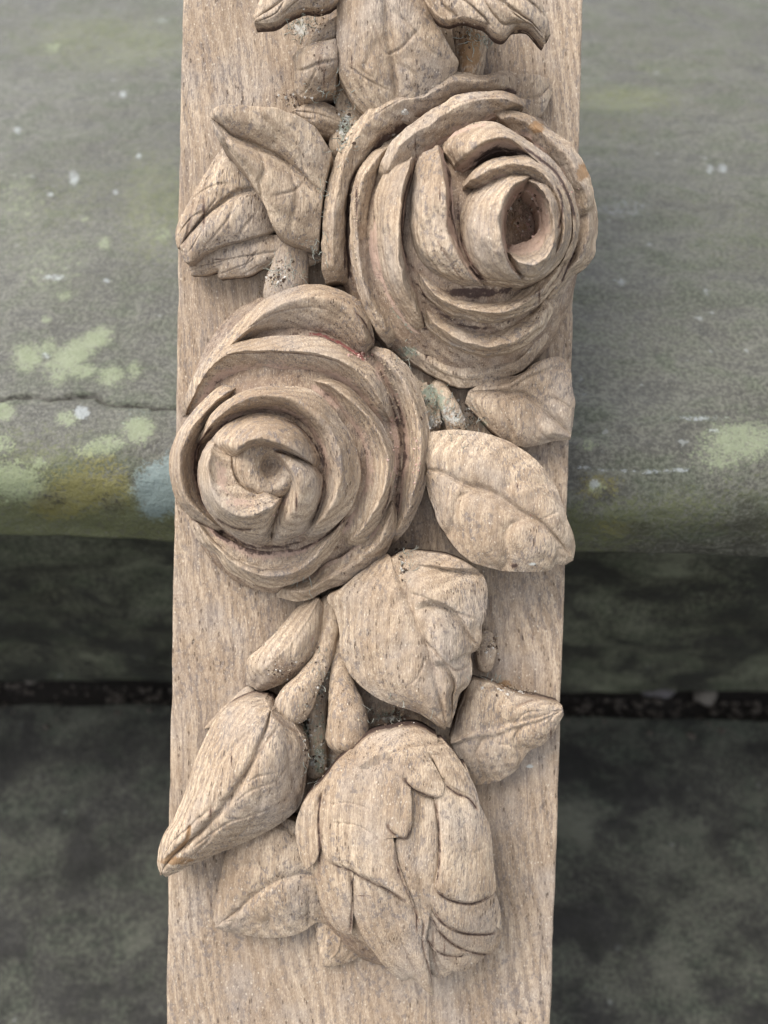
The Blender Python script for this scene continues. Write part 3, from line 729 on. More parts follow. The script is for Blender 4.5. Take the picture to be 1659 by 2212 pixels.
rough_block('riser_block', (-.9, STEP_OVER, -STEP_H + .004), (.9, .6, -UNDER - .001), RISER, 'dark damp stone block set back in shadow under the rounded step', 'stone block', .0045, 3)
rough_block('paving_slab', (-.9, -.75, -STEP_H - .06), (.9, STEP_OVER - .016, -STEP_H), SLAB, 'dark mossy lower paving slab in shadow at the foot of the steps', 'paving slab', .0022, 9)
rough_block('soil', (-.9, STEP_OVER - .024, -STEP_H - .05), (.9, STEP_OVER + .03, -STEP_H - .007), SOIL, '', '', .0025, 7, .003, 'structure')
rough_block('ground', (-1.6, -1.6, -STEP_H - .3), (1.6, 1.6, -STEP_H - .0615), SOIL, '', '', .002, 5, .03, 'structure')

# ------------------------------------------------------------------ the carved panel
panel = bpy.data.objects.new('carved_panel', None)
COL.objects.link(panel)
panel.matrix_world = M_PANEL
panel['label'] = 'weathered oak panel carved in high relief with two roses, leaves and buds'
panel['category'] = 'wood carving'

def make_board():
    hw, y0, y1, t = .060, -.30, .30, BOARD_T
    xs = np.linspace(-hw, hw, 220); ys = np.concatenate([np.linspace(y0, -.17, 40)[:-1], np.linspace(-.17, .17, 560), np.linspace(.17, y1, 40)[1:]])
    b = .0007
    # cross-section loop around the board, bevelled corners
    sec = [(x, 0.0) for x in np.linspace(-hw + b, hw - b, 220)] + [(hw - b * .3, -b * .3)] + [(hw, z) for z in np.linspace(-b, -t + b, 12)] + [(hw - b, -t)] + [(x, -t) for x in np.linspace(hw - b * 2, -hw + b * 2, 20)] + [(-hw + b, -t)] + [(-hw, z) for z in np.linspace(-t + b, -b, 12)] + [(-hw + b * .3, -b * .3)]
    sec = np.array(sec); n = len(sec); m_ = len(ys)
    V = np.zeros((m_, n, 3)); V[..., 0] = sec[None, :, 0]; V[..., 1] = ys[:, None]; V[..., 2] = sec[None, :, 1]
    # worn edge and tool-flattened face
    e = np.sign(V[..., 0]) * (np.abs(V[..., 0]) > hw - .003)
    V[..., 0] += e * (fbm(np.stack([V[..., 0] * 0, V[..., 1] * 90, V[..., 2] * 20], -1), 6, 3) * .00022 - .0001)
    top = V[..., 2] > -.0006
    V[..., 2] += top * (fbm(V * np.array([70, 14, 1]), 8, 3) * .00030 + fbm(V * np.array([900, 90, 1]), 18, 2) * .00006)
    V = V.reshape(-1, 3)
    i = np.arange(m_ - 1)[:, None] * n + np.arange(n)[None]; j = np.arange(m_ - 1)[:, None] * n + (np.arange(n)[None] + 1) % n
    f = np.stack([i, j, j + n, i + n], -1).reshape(-1, 4)
    caps = [np.arange(n)[::-1][None], (np.arange(n) + (m_ - 1) * n)[None]]
    return mesh_obj('board', V, [f] + caps, BOARD, panel, stains_at(V))
make_board()

# ---- upper rose
rose = dome('rose', 1050, 500, 330, 205, 300, 330, 3, 23, panel, pit=(1135, 475, 42, 3, 1.3), pw=.8)
def pet(crop, rows, parent, base=2.0, pink=.55, dark=.6, thin=1.6, **kw):
    rows = [tr(crop, r) for r in rows]
    if len(rows) == 4: rows[2][:, 2] -= thin
    if crop == 'R2': kw.setdefault('rough', 1.5)
    kw.setdefault('sharp', .6 if crop == 'R2' else .35)
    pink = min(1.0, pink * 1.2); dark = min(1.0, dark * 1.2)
    return loft('petal', crop, rows, parent, base=base, pink=pink, dark=dark, **kw)
pet('R2', ["1130,90,7 1050,80,9 950,105,10 800,92,11 700,135,12 620,190,12 480,203,13 350,270,13 220,420,13 140,600,13 92,850,13 83,1100,12 100,1222,11",
           "1130,125,10 1050,115,12 950,140,12.5 810,130,14 700,180,14.5 630,225,15 500,240,15.5 380,305,15.5 265,440,16 190,610,16 145,850,16 140,1090,14 165,1210,12",
           "1150,170,10 1060,160,12 960,180,12.5 820,180,13.5 720,225,14 640,270,14 520,300,15 420,370,15 320,490,15 240,640,15 190,850,15 190,1080,13 205,1225,11",
           "1160,210,8 1070,200,8 970,215,8 850,225,8 740,280,9 650,330,9 540,380,9 440,440,9 350,540,9 270,690,9 215,850,9 218,1060,9 240,1235,8"], rose, base=-.5, dark=.85, pink=.3)
pet('R2', ["440,450,11 330,540,13 265,660,14 230,850,14 243,1100,13 300,1340,12 380,1490,11 440,1570,9",
           "450,470,13 370,560,16 300,680,17 268,860,17 280,1090,16 332,1310,15 410,1450,13 470,1550,10",
           "460,490,12 400,580,14 345,680,15 318,860,15 330,1090,14 378,1300,13 455,1440,11 515,1540,9",
           "470,510,10 420,590,10 385,680,10 352,850,10 370,1090,10 420,1290,10 500,1430,9 560,1530,7"], rose, base=0, dark=.8, pink=.5)
pet('R2', ["420,1480,5 560,1640,6 720,1740,6.5 850,1785,6.5 1000,1750,6.5 1150,1695,6.5 1250,1600,6.5 1340,1450,6",
           "465,1490,7 590,1605,8.5 730,1690,9 860,1725,9 1000,1700,9 1130,1650,9 1220,1560,8.5 1310,1420,8",
           "510,1480,7.5 620,1570,9 750,1640,9 870,1670,9 1000,1660,9 1130,1610,9 1220,1530,8.5 1310,1400,8",
           "560,1470,5 640,1530,5 780,1570,5 900,1600,5 1020,1605,5 1130,1570,5 1220,1500,5 1320,1370,5"], rose, base=-.5, dark=.5, pink=.4)
pet('R2', ["1175,240,15 1080,195,17 1000,190,18 800,225,18 600,345,18 470,450,17 410,560,16 385,660,15",
           "1165,275,18 1070,235,20.5 980,232,21 800,275,21 640,385,21 510,480,20 450,580,18 410,670,16",
           "1120,300,17 1050,280,19.5 970,285,20 820,335,20 690,430,20 580,510,19 490,610,18 430,690,15",
           "1080,330,14 1020,325,15 950,355,15 840,400,15 740,470,15 620,550,15 520,640,15 450,720,12"], rose, base=6, dark=.4, pink=.5)
pet('R2', ["990,312,16 1090,295,17 1190,318,16 1290,390,15", "1030,345,18 1110,330,18.5 1190,360,18 1270,430,17", "1070,385,17 1130,375,18 1200,405,18 1260,460,17", "1110,430,15 1160,425,15 1210,450,15 1250,500,14"], rose, base=5, dark=.3, pink=.5)
pet('R2', ["1200,315,13 1300,390,14 1430,490,15 1510,630,15 1548,750,15 1542,860,13", "1200,350,16 1290,430,19 1400,530,20 1470,660,20 1508,760,19 1505,870,15",
           "1190,390,16 1270,470,18 1370,570,19 1435,690,19 1475,790,18 1490,890,15", "1180,440,14 1240,510,14 1340,610,14 1405,720,14 1445,830,14 1465,920,13"], rose, base=5, dark=.8, pink=.6)
pet('R2', ["1530,700,9 1562,850,10 1562,980,10 1540,1090,10 1450,1175,10 1370,1290,9 1300,1400,9", "1490,760,13 1520,870,15 1515,980,15.5 1480,1080,16 1410,1160,16 1330,1270,15 1260,1350,13",
           "1470,790,13.5 1490,890,15 1480,990,16 1440,1090,16.5 1375,1160,16.5 1300,1260,15.5 1240,1340,13", "1440,830,12 1455,920,12 1440,1010,12 1400,1100,13 1330,1180,14 1270,1260,13 1220,1330,12"], rose, base=3, dark=.7, pink=.5)
pet('R2', ["610,1345,13 655,1460,15 760,1540,16 880,1590,16.5 1000,1607,16.5 1130,1575,16.5 1260,1490,16 1350,1340,14", "622,1340,16 685,1440,19 785,1510,20.5 895,1558,21 1010,1568,21 1125,1537,20.5 1240,1450,19.5 1325,1315,16",
           "632,1325,16 702,1410,18.5 803,1480,20 910,1525,20.5 1015,1530,20.5 1115,1490,20 1220,1405,19 1315,1285,16", "645,1305,12 730,1370,11 830,1425,11 930,1455,11 1020,1450,11 1110,1405,12 1210,1345,12 1310,1250,12"], rose, base=2, dark=.6, pink=.5)
pet('R2', ["560,1110,17 640,1280,19 760,1375,20.5 920,1418,21 1080,1413,21 1220,1350,20.5 1340,1240,19.5 1420,1120,18", "575,1120,19 652,1248,23 772,1340,25 930,1382,26 1085,1376,26 1208,1312,25 1320,1205,24 1405,1095,20",
           "585,1125,18 668,1225,21.5 788,1312,23.5 935,1350,24.5 1072,1345,24.5 1195,1280,23.5 1300,1175,22.5 1390,1075,19", "595,1130,14 700,1195,12 810,1255,10 930,1285,10 1060,1275,10 1170,1225,13 1270,1155,16 1360,1075,17"], rose, base=3, dark=1.0, pink=.3)
pet('R2', ["560,540,17 450,590,15 390,700,14 362,850,14 380,1100,14 450,1300,13 550,1440,12 640,1532,11", "563,540,21 490,640,21 440,740,21 412,880,21 430,1090,20.5 480,1270,19 560,1400,17 640,1500,13",
           "568,540,23 530,660,25 505,780,26 490,950,26.5 498,1120,26 535,1270,24 590,1380,21 640,1470,16", "580,545,21 545,670,22 522,790,23 508,950,23 518,1105,23 550,1240,21 600,1350,18 645,1450,14", "590,550,17 562,680,16 540,800,16 522,950,16 538,1080,15 572,1180,14 612,1290,13 650,1420,11"], rose, base=5, dark=.75, pink=.6)
pet('R2', ["735,480,22 830,398,23 950,358,24 1060,380,24 1180,450,24 1300,540,23 1400,660,22 1455,800,21 1465,950,20 1420,1080,19 1350,1190,19", "750,520,24.5 850,435,27 960,395,28 1060,407,28 1170,468,27.5 1280,560,26.5 1380,670,25.5 1440,805,24.5 1450,945,24 1410,1075,23 1345,1180,22",
           "790,590,25 870,520,29 965,458,31 1060,440,31.5 1160,490,30.5 1265,585,28.5 1360,690,27 1420,810,26 1435,940,25.5 1400,1065,24 1335,1170,23", "815,640,22 900,585,22 990,525,23 1085,510,23 1210,545,23 1320,630,22 1385,745,21 1415,900,20 1390,1060,20 1325,1160,20"], rose, base=6, dark=.7, pink=.85, thin=0)
pet('R2', ["695,485,25 610,550,20 563,700,18 548,900,18 568,1060,17 660,1180,17 800,1240,18 945,1252,21", "700,485,27 640,600,27 608,740,27.5 602,900,27.5 637,1050,27 715,1150,26 830,1215,25.5 945,1250,24",
           "703,485,28 690,600,30 680,740,31 680,890,31 715,1030,30.5 775,1130,29.5 860,1205,28 947,1248,25", "706,485,28 735,620,31 748,760,32 752,880,32 780,1000,32 830,1110,31 890,1190,29 950,1246,25", "725,500,22 765,640,21 780,800,21 800,920,21 840,1040,21 890,1140,21 930,1200,21 955,1240,20"], rose, base=8, dark=.7, pink=.7)
pet('R2', ["835,690,25 900,620,27 1000,560,28 1100,540,28 1220,555,28 1330,630,27 1400,760,27 1425,920,26 1390,1060,26 1310,1160,26 1190,1225,26", "845,700,28 920,650,31 1010,602,32.5 1110,582,33.5 1220,602,33.5 1310,680,33.5 1367,790,33.5 1387,920,33.5 1360,1050,32.5 1290,1130,31 1200,1200,29",
           "870,720,27 940,680,30 1020,640,31.5 1110,620,32 1210,635,32.5 1290,700,32 1345,800,32 1365,915,32 1340,1035,31 1275,1115,30 1200,1185,28", "900,745,23 960,705,26 1030,670,28 1110,655,28 1200,665,28 1270,715,28 1325,805,28 1345,910,28 1320,1015,27 1255,1100,26 1200,1165,25"], rose, base=8, dark=.6, pink=.7)
pet('R2', ["1085,1085,30 1130,1155,30 1200,1200,30 1290,1160,30 1350,1050,30 1372,910,30 1348,790,30 1285,700,31 1190,655,32", "1085,1060,33.5 1140,1115,36 1210,1128,36.5 1290,1082,37 1335,985,37 1340,880,37 1312,780,36.5 1260,710,35.5 1190,665,34",
           "1082,1045,32 1140,1090,34 1205,1090,34 1275,1045,34 1312,970,34 1317,880,34 1293,790,33 1245,725,33 1185,680,32", "1080,1010,26 1125,1030,26 1185,1010,25 1230,975,24 1258,925,24 1258,865,24 1238,800,24 1200,745,25 1160,705,27"], rose, base=10, dark=.3, pink=.85, rough=2.4)
pet('R2', ["1180,640,31 1050,650,28 900,720,24 833,850,24 823,1000,24 858,1110,23.5 940,1212,24 1180,1228,27", "1190,645,33 1080,680,33.5 955,770,33.5 905,880,33.5 905,1000,33.5 945,1110,32.5 1035,1195,30 1180,1224,28",
           "1195,650,34 1095,692,36 1005,780,37 975,880,37.5 975,995,37.5 1010,1100,36 1075,1185,33 1180,1220,30", "1200,655,34 1112,705,36.5 1060,790,38.5 1040,882,39 1043,990,39 1075,1090,37.5 1120,1172,34 1180,1215,30", "1205,690,27 1135,740,25 1095,810,23 1072,890,22 1072,980,22 1088,1060,23 1122,1120,25 1170,1180,26"], rose, base=10, dark=.4, pink=.6)

# ---- lower rose
rose2 = dome('rose', 592, 1000, 205, 320, 360, 280, 3, 22, panel, pit=(578, 1010, 34, 8, 1.2), pw=.9)
pet('R3', ["150,800,7 250,580,9 380,430,10 480,320,11 600,210,11 740,140,11 900,110,11 1040,140,11 1150,200,11 1210,300,11 1240,400,10 1235,480,9", "185,790,10 285,600,13 410,465,15 515,365,16 630,265,16.5 760,205,16.5 900,180,16.5 1020,200,16.5 1115,255,16 1170,335,15 1195,415,14 1205,495,11",
           "215,750,10 305,590,12 410,490,14 520,405,14.5 635,335,15 765,290,15 895,280,15 1010,300,15 1095,350,14.5 1150,420,13.5 1180,480,12 1200,530,10", "240,700,8 320,580,8 400,500,8 520,440,8 640,410,8 780,395,8 900,400,8 1000,425,8 1080,460,8 1140,500,8 1180,530,8 1210,565,8"], rose2, base=-.5, dark=.5, pink=.35)
pet('R3', ["1228,470,9 1330,487,11 1440,590,11 1512,740,11 1552,900,11 1562,1050,11 1542,1200,11 1490,1380,10 1430,1500,9 1340,1600,8", "1235,500,12 1330,555,15 1420,680,16 1480,820,16.5 1510,960,16.5 1510,1080,16.5 1485,1230,16 1445,1370,14.5 1395,1480,12 1340,1570,10",
           "1240,530,11 1320,610,13 1395,740,14 1440,865,14.5 1460,980,14.5 1462,1070,14.5 1440,1210,14 1415,1350,13 1380,1450,11 1335,1560,9", "1242,565,8 1312,665,8 1372,800,8 1402,930,8 1408,1060,8 1398,1200,8 1386,1320,8 1375,1420,8 1360,1490,8 1330,1550,7"], rose2, base=-.5, dark=.7, pink=.6)
pet('R3', ["680,1890,7 800,1914,8 880,1900,9 960,1855,9 1100,1800,9 1220,1720,9 1310,1640,9 1362,1500,10 1372,1350,10", "720,1850,10 810,1865,12 890,1845,12.5 970,1795,13 1090,1740,13.5 1195,1660,14 1275,1580,14.5 1330,1460,15 1350,1340,13",
           "740,1830,10 825,1830,11.5 900,1800,12 975,1745,12.5 1080,1700,13 1170,1625,13.5 1250,1550,13.5 1305,1440,14 1340,1330,12", "760,1810,8 840,1800,8 910,1760,9 980,1700,10 1070,1660,11 1150,1600,11 1230,1520,11 1290,1420,11 1330,1320,11"], rose2, base=-.5, dark=.3, pink=.45)
pet('R3', ["470,670,14 360,698,15 240,800,15 145,920,15 90,1040,15 76,1150,15 88,1250,15 130,1370,14 250,1470,13 390,1545,13", "480,690,17 380,735,19.5 280,830,20.5 195,940,21 145,1050,21 128,1150,21 138,1240,21 178,1340,20 280,1440,18 400,1520,15",
           "485,705,16 400,755,18 310,845,18.5 235,950,19 190,1050,19 177,1150,19 188,1245,19 225,1345,18.5 310,1445,17 410,1520,14", "490,725,13 420,775,13 340,865,13 270,965,13 230,1055,13 220,1150,13 234,1250,13 268,1350,13 340,1450,14 420,1525,12"], rose2, base=1, dark=.6, pink=.5)
pet('R3', ["140,860,8 190,690,10 260,570,12 350,480,14 500,432,15 700,405,15 900,410,15 1050,460,15 1180,540,15 1270,640,15 1330,760,14 1365,880,12", "165,850,10 235,690,13.5 305,585,17 395,510,20 520,485,21 700,480,21.5 885,488,22 1035,530,22 1155,595,21 1245,695,20 1300,805,17.5 1345,900,14",
           "175,852,10 250,695,13.5 322,598,17 410,530,20 525,508,21.5 700,505,22 880,512,22.5 1025,555,22 1140,620,21 1225,715,20 1285,825,17 1335,910,13", "210,860,9 300,720,11 370,665,12 460,640,13 560,635,13.5 700,630,14 850,630,14 960,650,13 1080,720,13 1180,800,12 1250,890,11 1320,960,10"], rose2, base=1, dark=.5, pink=.55)
pet('R3', ["170,1430,12 250,1580,12 340,1648,12 400,1732,12 500,1792,13 620,1832,13 750,1822,13 870,1772,13 950,1687,13 1020,1600,13 1110,1430,14", "200,1430,14 290,1555,16 372,1635,17 442,1705,18 530,1750,19 630,1775,19 740,1765,19 850,1715,19 930,1635,19 1000,1545,19 1090,1420,17",
           "230,1440,14.5 315,1545,15.5 405,1620,16.5 480,1670,17 570,1700,17.5 630,1715,17.5 730,1710,17.5 835,1670,17.5 915,1610,17.5 985,1540,17.5 1088,1410,16", "270,1450,13 345,1535,14 445,1590,14 525,1620,14 620,1635,14 720,1635,14 820,1612,14 900,1580,14 970,1520,14 1030,1470,14 1085,1395,14"], rose2, base=2, dark=.7, pink=.6)
pet('R3', ["880,635,17 1000,652,17 1120,718,16 1232,840,15 1312,960,14 1364,1100,14 1352,1250,14 1302,1400,13 1200,1560,12 1080,1645,11", "890,655,20 990,682,21.5 1105,760,22 1210,868,22 1285,980,22 1325,1100,21.5 1315,1242,21 1262,1372,20 1170,1512,18 1070,1605,14",
           "893,670,20 985,702,21 1092,790,21.5 1183,890,21 1250,990,21 1285,1100,20.5 1275,1240,20 1222,1365,19 1140,1500,17 1050,1595,14", "900,700,17 980,755,16 1062,855,16 1122,955,15 1155,1060,14 1168,1160,14 1158,1280,14 1118,1390,14 1058,1490,14 1000,1580,13"], rose2, base=2, dark=.55, pink=.55)
pet('R3', ["230,1010,18 300,880,20 400,775,21 530,712,22 680,692,22 830,702,22 950,758,22 1050,880,21 1120,1000,20 1158,1150,20 1138,1310,20 1070,1430,19 980,1510,18 890,1590,16", "245,1010,21 325,885,24 425,800,27 545,748,28.5 680,738,29 805,765,29 910,840,29 995,940,28 1045,1055,28 1062,1180,27 1035,1310,26 982,1410,25 915,1490,23 850,1580,18",
           "262,1008,21 345,900,24 440,825,27 555,785,28.5 680,775,29 790,805,29 880,875,29 955,965,28 1003,1065,28 1020,1180,27 997,1310,26 948,1410,25 890,1490,23 835,1580,18", "290,990,18 370,920,19 460,862,20 560,832,20 670,832,20 770,862,20 850,922,20 910,1002,20 945,1102,20 957,1220,19 937,1340,19 890,1440,18 830,1530,18 780,1590,16"], rose2, base=3, dark=.55, pink=.5)
pet('R3', ["660,1045,28 780,1080,26 880,1130,24 948,1230,22 937,1370,21 870,1490,20 760,1570,19 640,1610,18", "663,1055,30 765,1100,31 850,1160,30.5 895,1240,29.5 880,1370,28 815,1470,26 735,1530,23.5 640,1585,20",
           "665,1062,30 735,1120,33 793,1200,34 812,1290,33.5 778,1390,31 720,1470,27.5 650,1545,22", "650,1065,26 700,1110,25 728,1180,24 738,1260,23 718,1340,23 678,1410,22 630,1500,18"], rose2, base=6, dark=.3, pink=.4, outer_dark=.6)
pet('R3', ["300,1010,24 260,1080,23 241,1170,22 248,1290,22 308,1420,21 400,1512,20 520,1582,19 640,1605,19", "312,1015,27 282,1085,29 268,1175,29.5 282,1290,30 345,1402,30 435,1478,29.5 545,1525,27 650,1530,24",
           "325,1020,28.5 302,1090,32 294,1180,33.5 313,1288,34.5 372,1378,35 462,1428,35 562,1430,34 662,1382,31 722,1330,27", "345,1030,27.5 333,1100,30.5 330,1185,32 358,1283,33.5 418,1350,34 497,1388,34 580,1393,33 650,1355,30.5 705,1318,28", "420,1060,26 420,1120,28 430,1190,29 465,1255,30 515,1295,30 560,1310,29.5 600,1305,29 630,1290,28 665,1270,26"], rose2, base=6, dark=.15, pink=.3, outer_dark=.5)
pet('R3', ["300,1015,24 400,915,23 540,853,23 660,853,23 780,898,23 870,988,23 945,1135,22", "355,1040,29 450,968,31 550,922,32 660,918,32 770,958,31 840,1030,29 925,1142,24", "440,1088,31 480,1035,34.5 550,998,36 660,1003,36 762,1043,34 835,1090,31 905,1152,25", "470,1115,25 510,1072,25 580,1048,25 650,1053,25 738,1078,25 808,1108,24 890,1155,22"], rose2, base=6, dark=.5, pink=.4, thin=0)

dome('core', 572, 1004, 80, 84, 70, 80, 20, 30.5, rose2, pit=(586, 1006, 25, 7, 1.25), pw=.3)

# ---- leaves on the left above the lower rose
leaf('leaf', 'R7', "860,700,9 600,500,10 450,650,10 330,850,10 210,1080,10 175,1190,10 195,1290,10", "900,820,11 700,850,12 520,960,12 400,1060,12 310,1160,11.5 220,1270,11", "960,1150,8 850,1185,10 600,1245,11 400,1318,12 300,1390,12 250,1395,11 215,1310,11",
     panel, bulge=(1.6, 2.2), veins=(3, 3), slope=(.3, .3), vd=(.8, .5), crease=1.4, base=2.5)
leaf('leaf', 'R7', "1330,1330,4 1000,1200,7 700,1250,8 450,1330,8 320,1400,7 285,1460,6", "1330,1400,5 1000,1330,8 720,1370,8.5 510,1410,8 380,1440,7.5 300,1480,6", "1180,1450,4 900,1440,6 800,1480,7 720,1512,7 600,1518,7 518,1528,7 508,1480,7 400,1500,6.5 300,1508,6",
     panel, bulge=(.6, .6), veins=(0, 4), slope=(.2, .2), vd=(.3, .5), crease=.4, base=3)
leaf('leaf', 'R7', "1400,545,15 1300,380,18 1150,262,20 1000,208,22 850,190,23 600,165,24 490,190,24 455,235,23", "1330,870,15 1180,740,16 1030,600,16.5 890,520,17.5 760,470,19 620,410,21 530,340,22 468,280,23", "1295,1310,11 1080,1240,15 960,1130,17 870,920,19 750,720,21 620,540,23 510,400,24 458,285,23.5",
     panel, bulge=(1.8, 3.4), veins=(2, 3), slope=(.1, -.25), vd=(.6, .9), crease=.6, lobe=(.4, .9), base=2, thick=None)
leaf('leaf', 'R7', "1480,420,6 1300,370,8 1200,290,9 1110,220,8", "1480,300,9 1350,260,11 1230,230,10 1110,215,8", "1480,210,7 1350,150,9 1230,155,9 1112,210,8", panel, bulge=(.8, .8), veins=(2, 2), vd=(.4, .4), crease=.4, base=-.5)
tube('stem', 'R7', "1090,1330,5,140 1080,1450,6,150 1060,1560,6,165 1040,1680,5,170", panel, flat=.7)
tube('stem', 'R1', "690,330,5,60 700,420,5,60 690,560,5,70", panel, flat=.7)

# ---- top cluster
leaf('leaf', 'R1', "650,-160,15 652,0,16 654,200,16 665,290,15 720,390,13 800,470,10", "830,-160,21 835,0,20 845,120,19 855,210,18 870,300,16 880,450,12", "975,-160,17 985,0,17 1035,100,16 1085,190,15 1110,250,13 1040,340,12 950,470,10",
     panel, bulge=(2.6, 2.6), veins=(2, 3), slope=(.35, .3), vd=(.4, .5), crease=.8, lobe=(.3, .3), base=-.5)
leaf('stub', 'R1', "640,150,16 560,165,17 500,195,16 482,215,14", "650,230,18 590,240,19 535,265,18 490,270,14", "640,335,12 590,345,14 525,370,13 488,340,12", panel, bulge=(1.2, 1.2), veins=(2, 2), vd=(.6, .6), crease=.5, base=-.5)
leaf('leaf', 'R1', "650,60,12 600,90,12 545,140,10 510,185,8", "655,120,14 610,140,14 560,165,12 515,188,9", "655,180,10 610,185,11 560,190,10 520,195,8", panel, bulge=(.6, .6), veins=(0, 0), crease=.3, base=-.5)
leaf('leaf', 'R1', "660,-300,20 500,-200,22 400,-100,23 330,60,22", "670,-150,22 560,-80,23.5 440,0,24 340,72,22.5", "650,-10,19 590,18,21 520,22,22 450,50,23 400,80,23 335,85,22", panel, bulge=(.8, .8), veins=(2, 3), vd=(.6, .6), lobe=(.3, .3), crease=.6, thick=5)
leaf('leaf', 'R1', "980,-400,20 1200,-300,24 1350,-150,26 1440,30,24 1465,130,22", "960,-150,22 1130,-60,26 1250,-10,28 1350,60,27 1440,130,23", "990,0,18 1040,55,21 1085,68,23 1150,58,26 1215,80,27 1260,120,26 1290,128,25 1330,95,25 1390,100,24 1445,158,22", panel, bulge=(.8, .8), veins=(3, 4), slope=(.2, .2), vd=(.9, .9), lobe=(.5, .8), crease=1.0, thick=5)
loft('stem', 'R1', ["1095,60,4 1105,150,6 1105,220,6 1100,330,4", "1130,60,8 1140,150,10 1140,220,9.5 1130,330,7", "1190,60,8 1200,140,10 1190,220,9 1180,330,7", "1235,60,3 1225,140,5 1215,220,5 1200,330,3"], panel, base=-.5, rough=2.0)
leaf('leaf', 'R1', "1290,330,3 1330,290,5 1400,288,6 1460,300,4", "1300,400,4 1360,380,6 1420,370,5 1470,330,3.5", "1340,470,2 1400,450,4 1440,420,4 1475,350,3", panel, bulge=(.6, .6), veins=(2, 2), vd=(.5, .4), crease=.5, base=-.5)

# ---- leaves on the right
leaf('leaf', 'R4', "820,420,5 1000,440,7 1170,330,8.5 1330,290,8 1415,375,8 1430,520,8 1455,640,7.5 1440,730,7 1432,830,6", "620,560,6 850,560,8 1050,585,7.5 1150,650,7 1240,740,7 1330,820,7 1420,900,6", "600,640,5 690,740,6 780,840,7 870,912,7 1000,975,6.5 1090,988,6 1250,950,6 1415,930,5.5",
     panel, bulge=(2.0, 3.4), veins=(3, 3), slope=(.2, .1), vd=(.6, .5), crease=.5, lobe=(.8, .9), base=-.5)
leaf('leaf', 'R4', "250,930,10 310,885,12 500,868,13 700,888,14 860,932,15 1020,1010,15 1150,1110,16 1280,1280,16.5 1345,1420,17 1392,1570,17 1425,1660,16.5 1452,1770,15 1440,1870,14", "300,1180,14 420,1200,16 560,1280,17.5 700,1325,18.5 850,1385,19.5 1000,1490,20.5 1140,1570,20.5 1260,1660,20 1420,1850,16",
     "270,1260,10 300,1350,11 345,1480,12.5 400,1620,14 500,1765,15.5 620,1885,16.5 720,1930,17 900,1972,17.5 1100,1982,17.5 1250,1968,17 1300,1920,16.5 1380,1922,15 1438,1885,14",
     panel, bulge=(2.6, 3.0), veins=(2, 3), slope=(.1, -.1), vd=(.7, .9), crease=.9, lobe=(.7, 1.0), base=-.5)
tube('stem', 'R4', "380,520,3,70 440,640,5,75 500,760,5,80 520,850,4,80", panel, flat=.8)
leaf('leaf', 'R4', "180,420,2 240,480,3 330,500,4 420,490,4", "190,600,3 260,640,4 330,700,4 380,800,3", "240,800,2 290,850,3 330,880,3 370,890,2", panel, bulge=(.4, .4), veins=(0, 0), crease=.2, base=-.5, rough=2.5)

# ---- leaves and stems below the lower rose
leaf('leaf', 'R8', "470,60,10 330,160,11 200,270,12 122,315,11 170,400,12 195,520,13 198,640,13 230,722,13 300,820,14 400,892,14.5 520,950,15 640,985,15 740,1042,15 812,1095,13", "500,90,16 560,230,18.5 610,350,20 645,470,21 695,570,21.5 730,680,21.5 762,800,21 795,930,19.5 822,1070,15",
     "590,40,12 700,50,12.5 850,70,13 960,122,13 1042,190,13 1068,300,13 1050,420,13.5 1030,490,13.5 1030,565,13.5 1000,622,14 965,650,14 972,720,14 960,812,14.5 902,885,15 880,970,15 840,1085,13.5",
     panel, bulge=(3.6, 1.6), veins=(0, 3), slope=(.2, .26), vd=(.4, .7), crease=.9, lobe=(0, .8), saw=(0, 2.0), base=-.5)
leaf('leaf', 'R8', "900,1000,6 970,830,7 1040,820,7.5 1100,830,8 1200,882,8 1290,912,8.5 1400,930,9 1512,965,9", "860,1180,8 980,1130,9 1090,1120,9 1200,1085,9.5 1310,1055,10 1410,1020,10 1516,985,9.5", "900,1330,5 970,1410,5.5 1100,1412,5.5 1230,1342,6 1300,1240,7 1400,1180,8 1470,1100,8.5 1518,1010,8.5",
     panel, bulge=(2.0, 2.0), veins=(2, 3), slope=(-.1, -.2), vd=(.9, .7), crease=-1.2, lobe=(.6, .8), base=-.5)
tube('nub', 'R8', "1050,560,2,60 1060,640,3,60 1050,720,2,50", panel, flat=.9)
leaf('stub', 'R5', "1000,330,4 900,420,6 780,560,8 650,680,8 600,730,7.5 590,800,6.5 585,880,4", "1040,350,9 960,500,11.5 860,630,13 760,730,13 700,790,12 665,840,9 640,900,5", "1120,430,4 1060,560,7 1010,680,8 930,800,8 830,870,7 740,905,6 670,925,4", panel, bulge=(1.8, 2.2), veins=(0, 0), crease=-.4, base=-.5)
tube('stem', 'R5', "1120,380,4,70 1110,560,6,60 1070,720,8,62 990,860,10,85 920,960,10.5,116 875,1035,10,120", panel, flat=.9)
tube('stem', 'R5', "1120,420,3,60 1140,600,4,50 1090,800,3,60 1040,1000,3,60 1030,1250,3,70 1020,1420,3,80", panel, flat=.8)
tube('stem', 'R5', "1160,620,5,30 1170,760,7,48 1200,920,9,92 1226,1090,11,128 1232,1210,11,147", panel, flat=.9)
leaf('stub', 'R5', "330,1160,1 430,1050,2 560,930,3 610,900,3", "420,1140,2 520,1040,4 600,960,4 640,930,3", "560,1100,1 620,1030,3 660,990,3 680,960,2", panel, bulge=(.3, .3), veins=(0, 0), crease=.1, base=-.5)
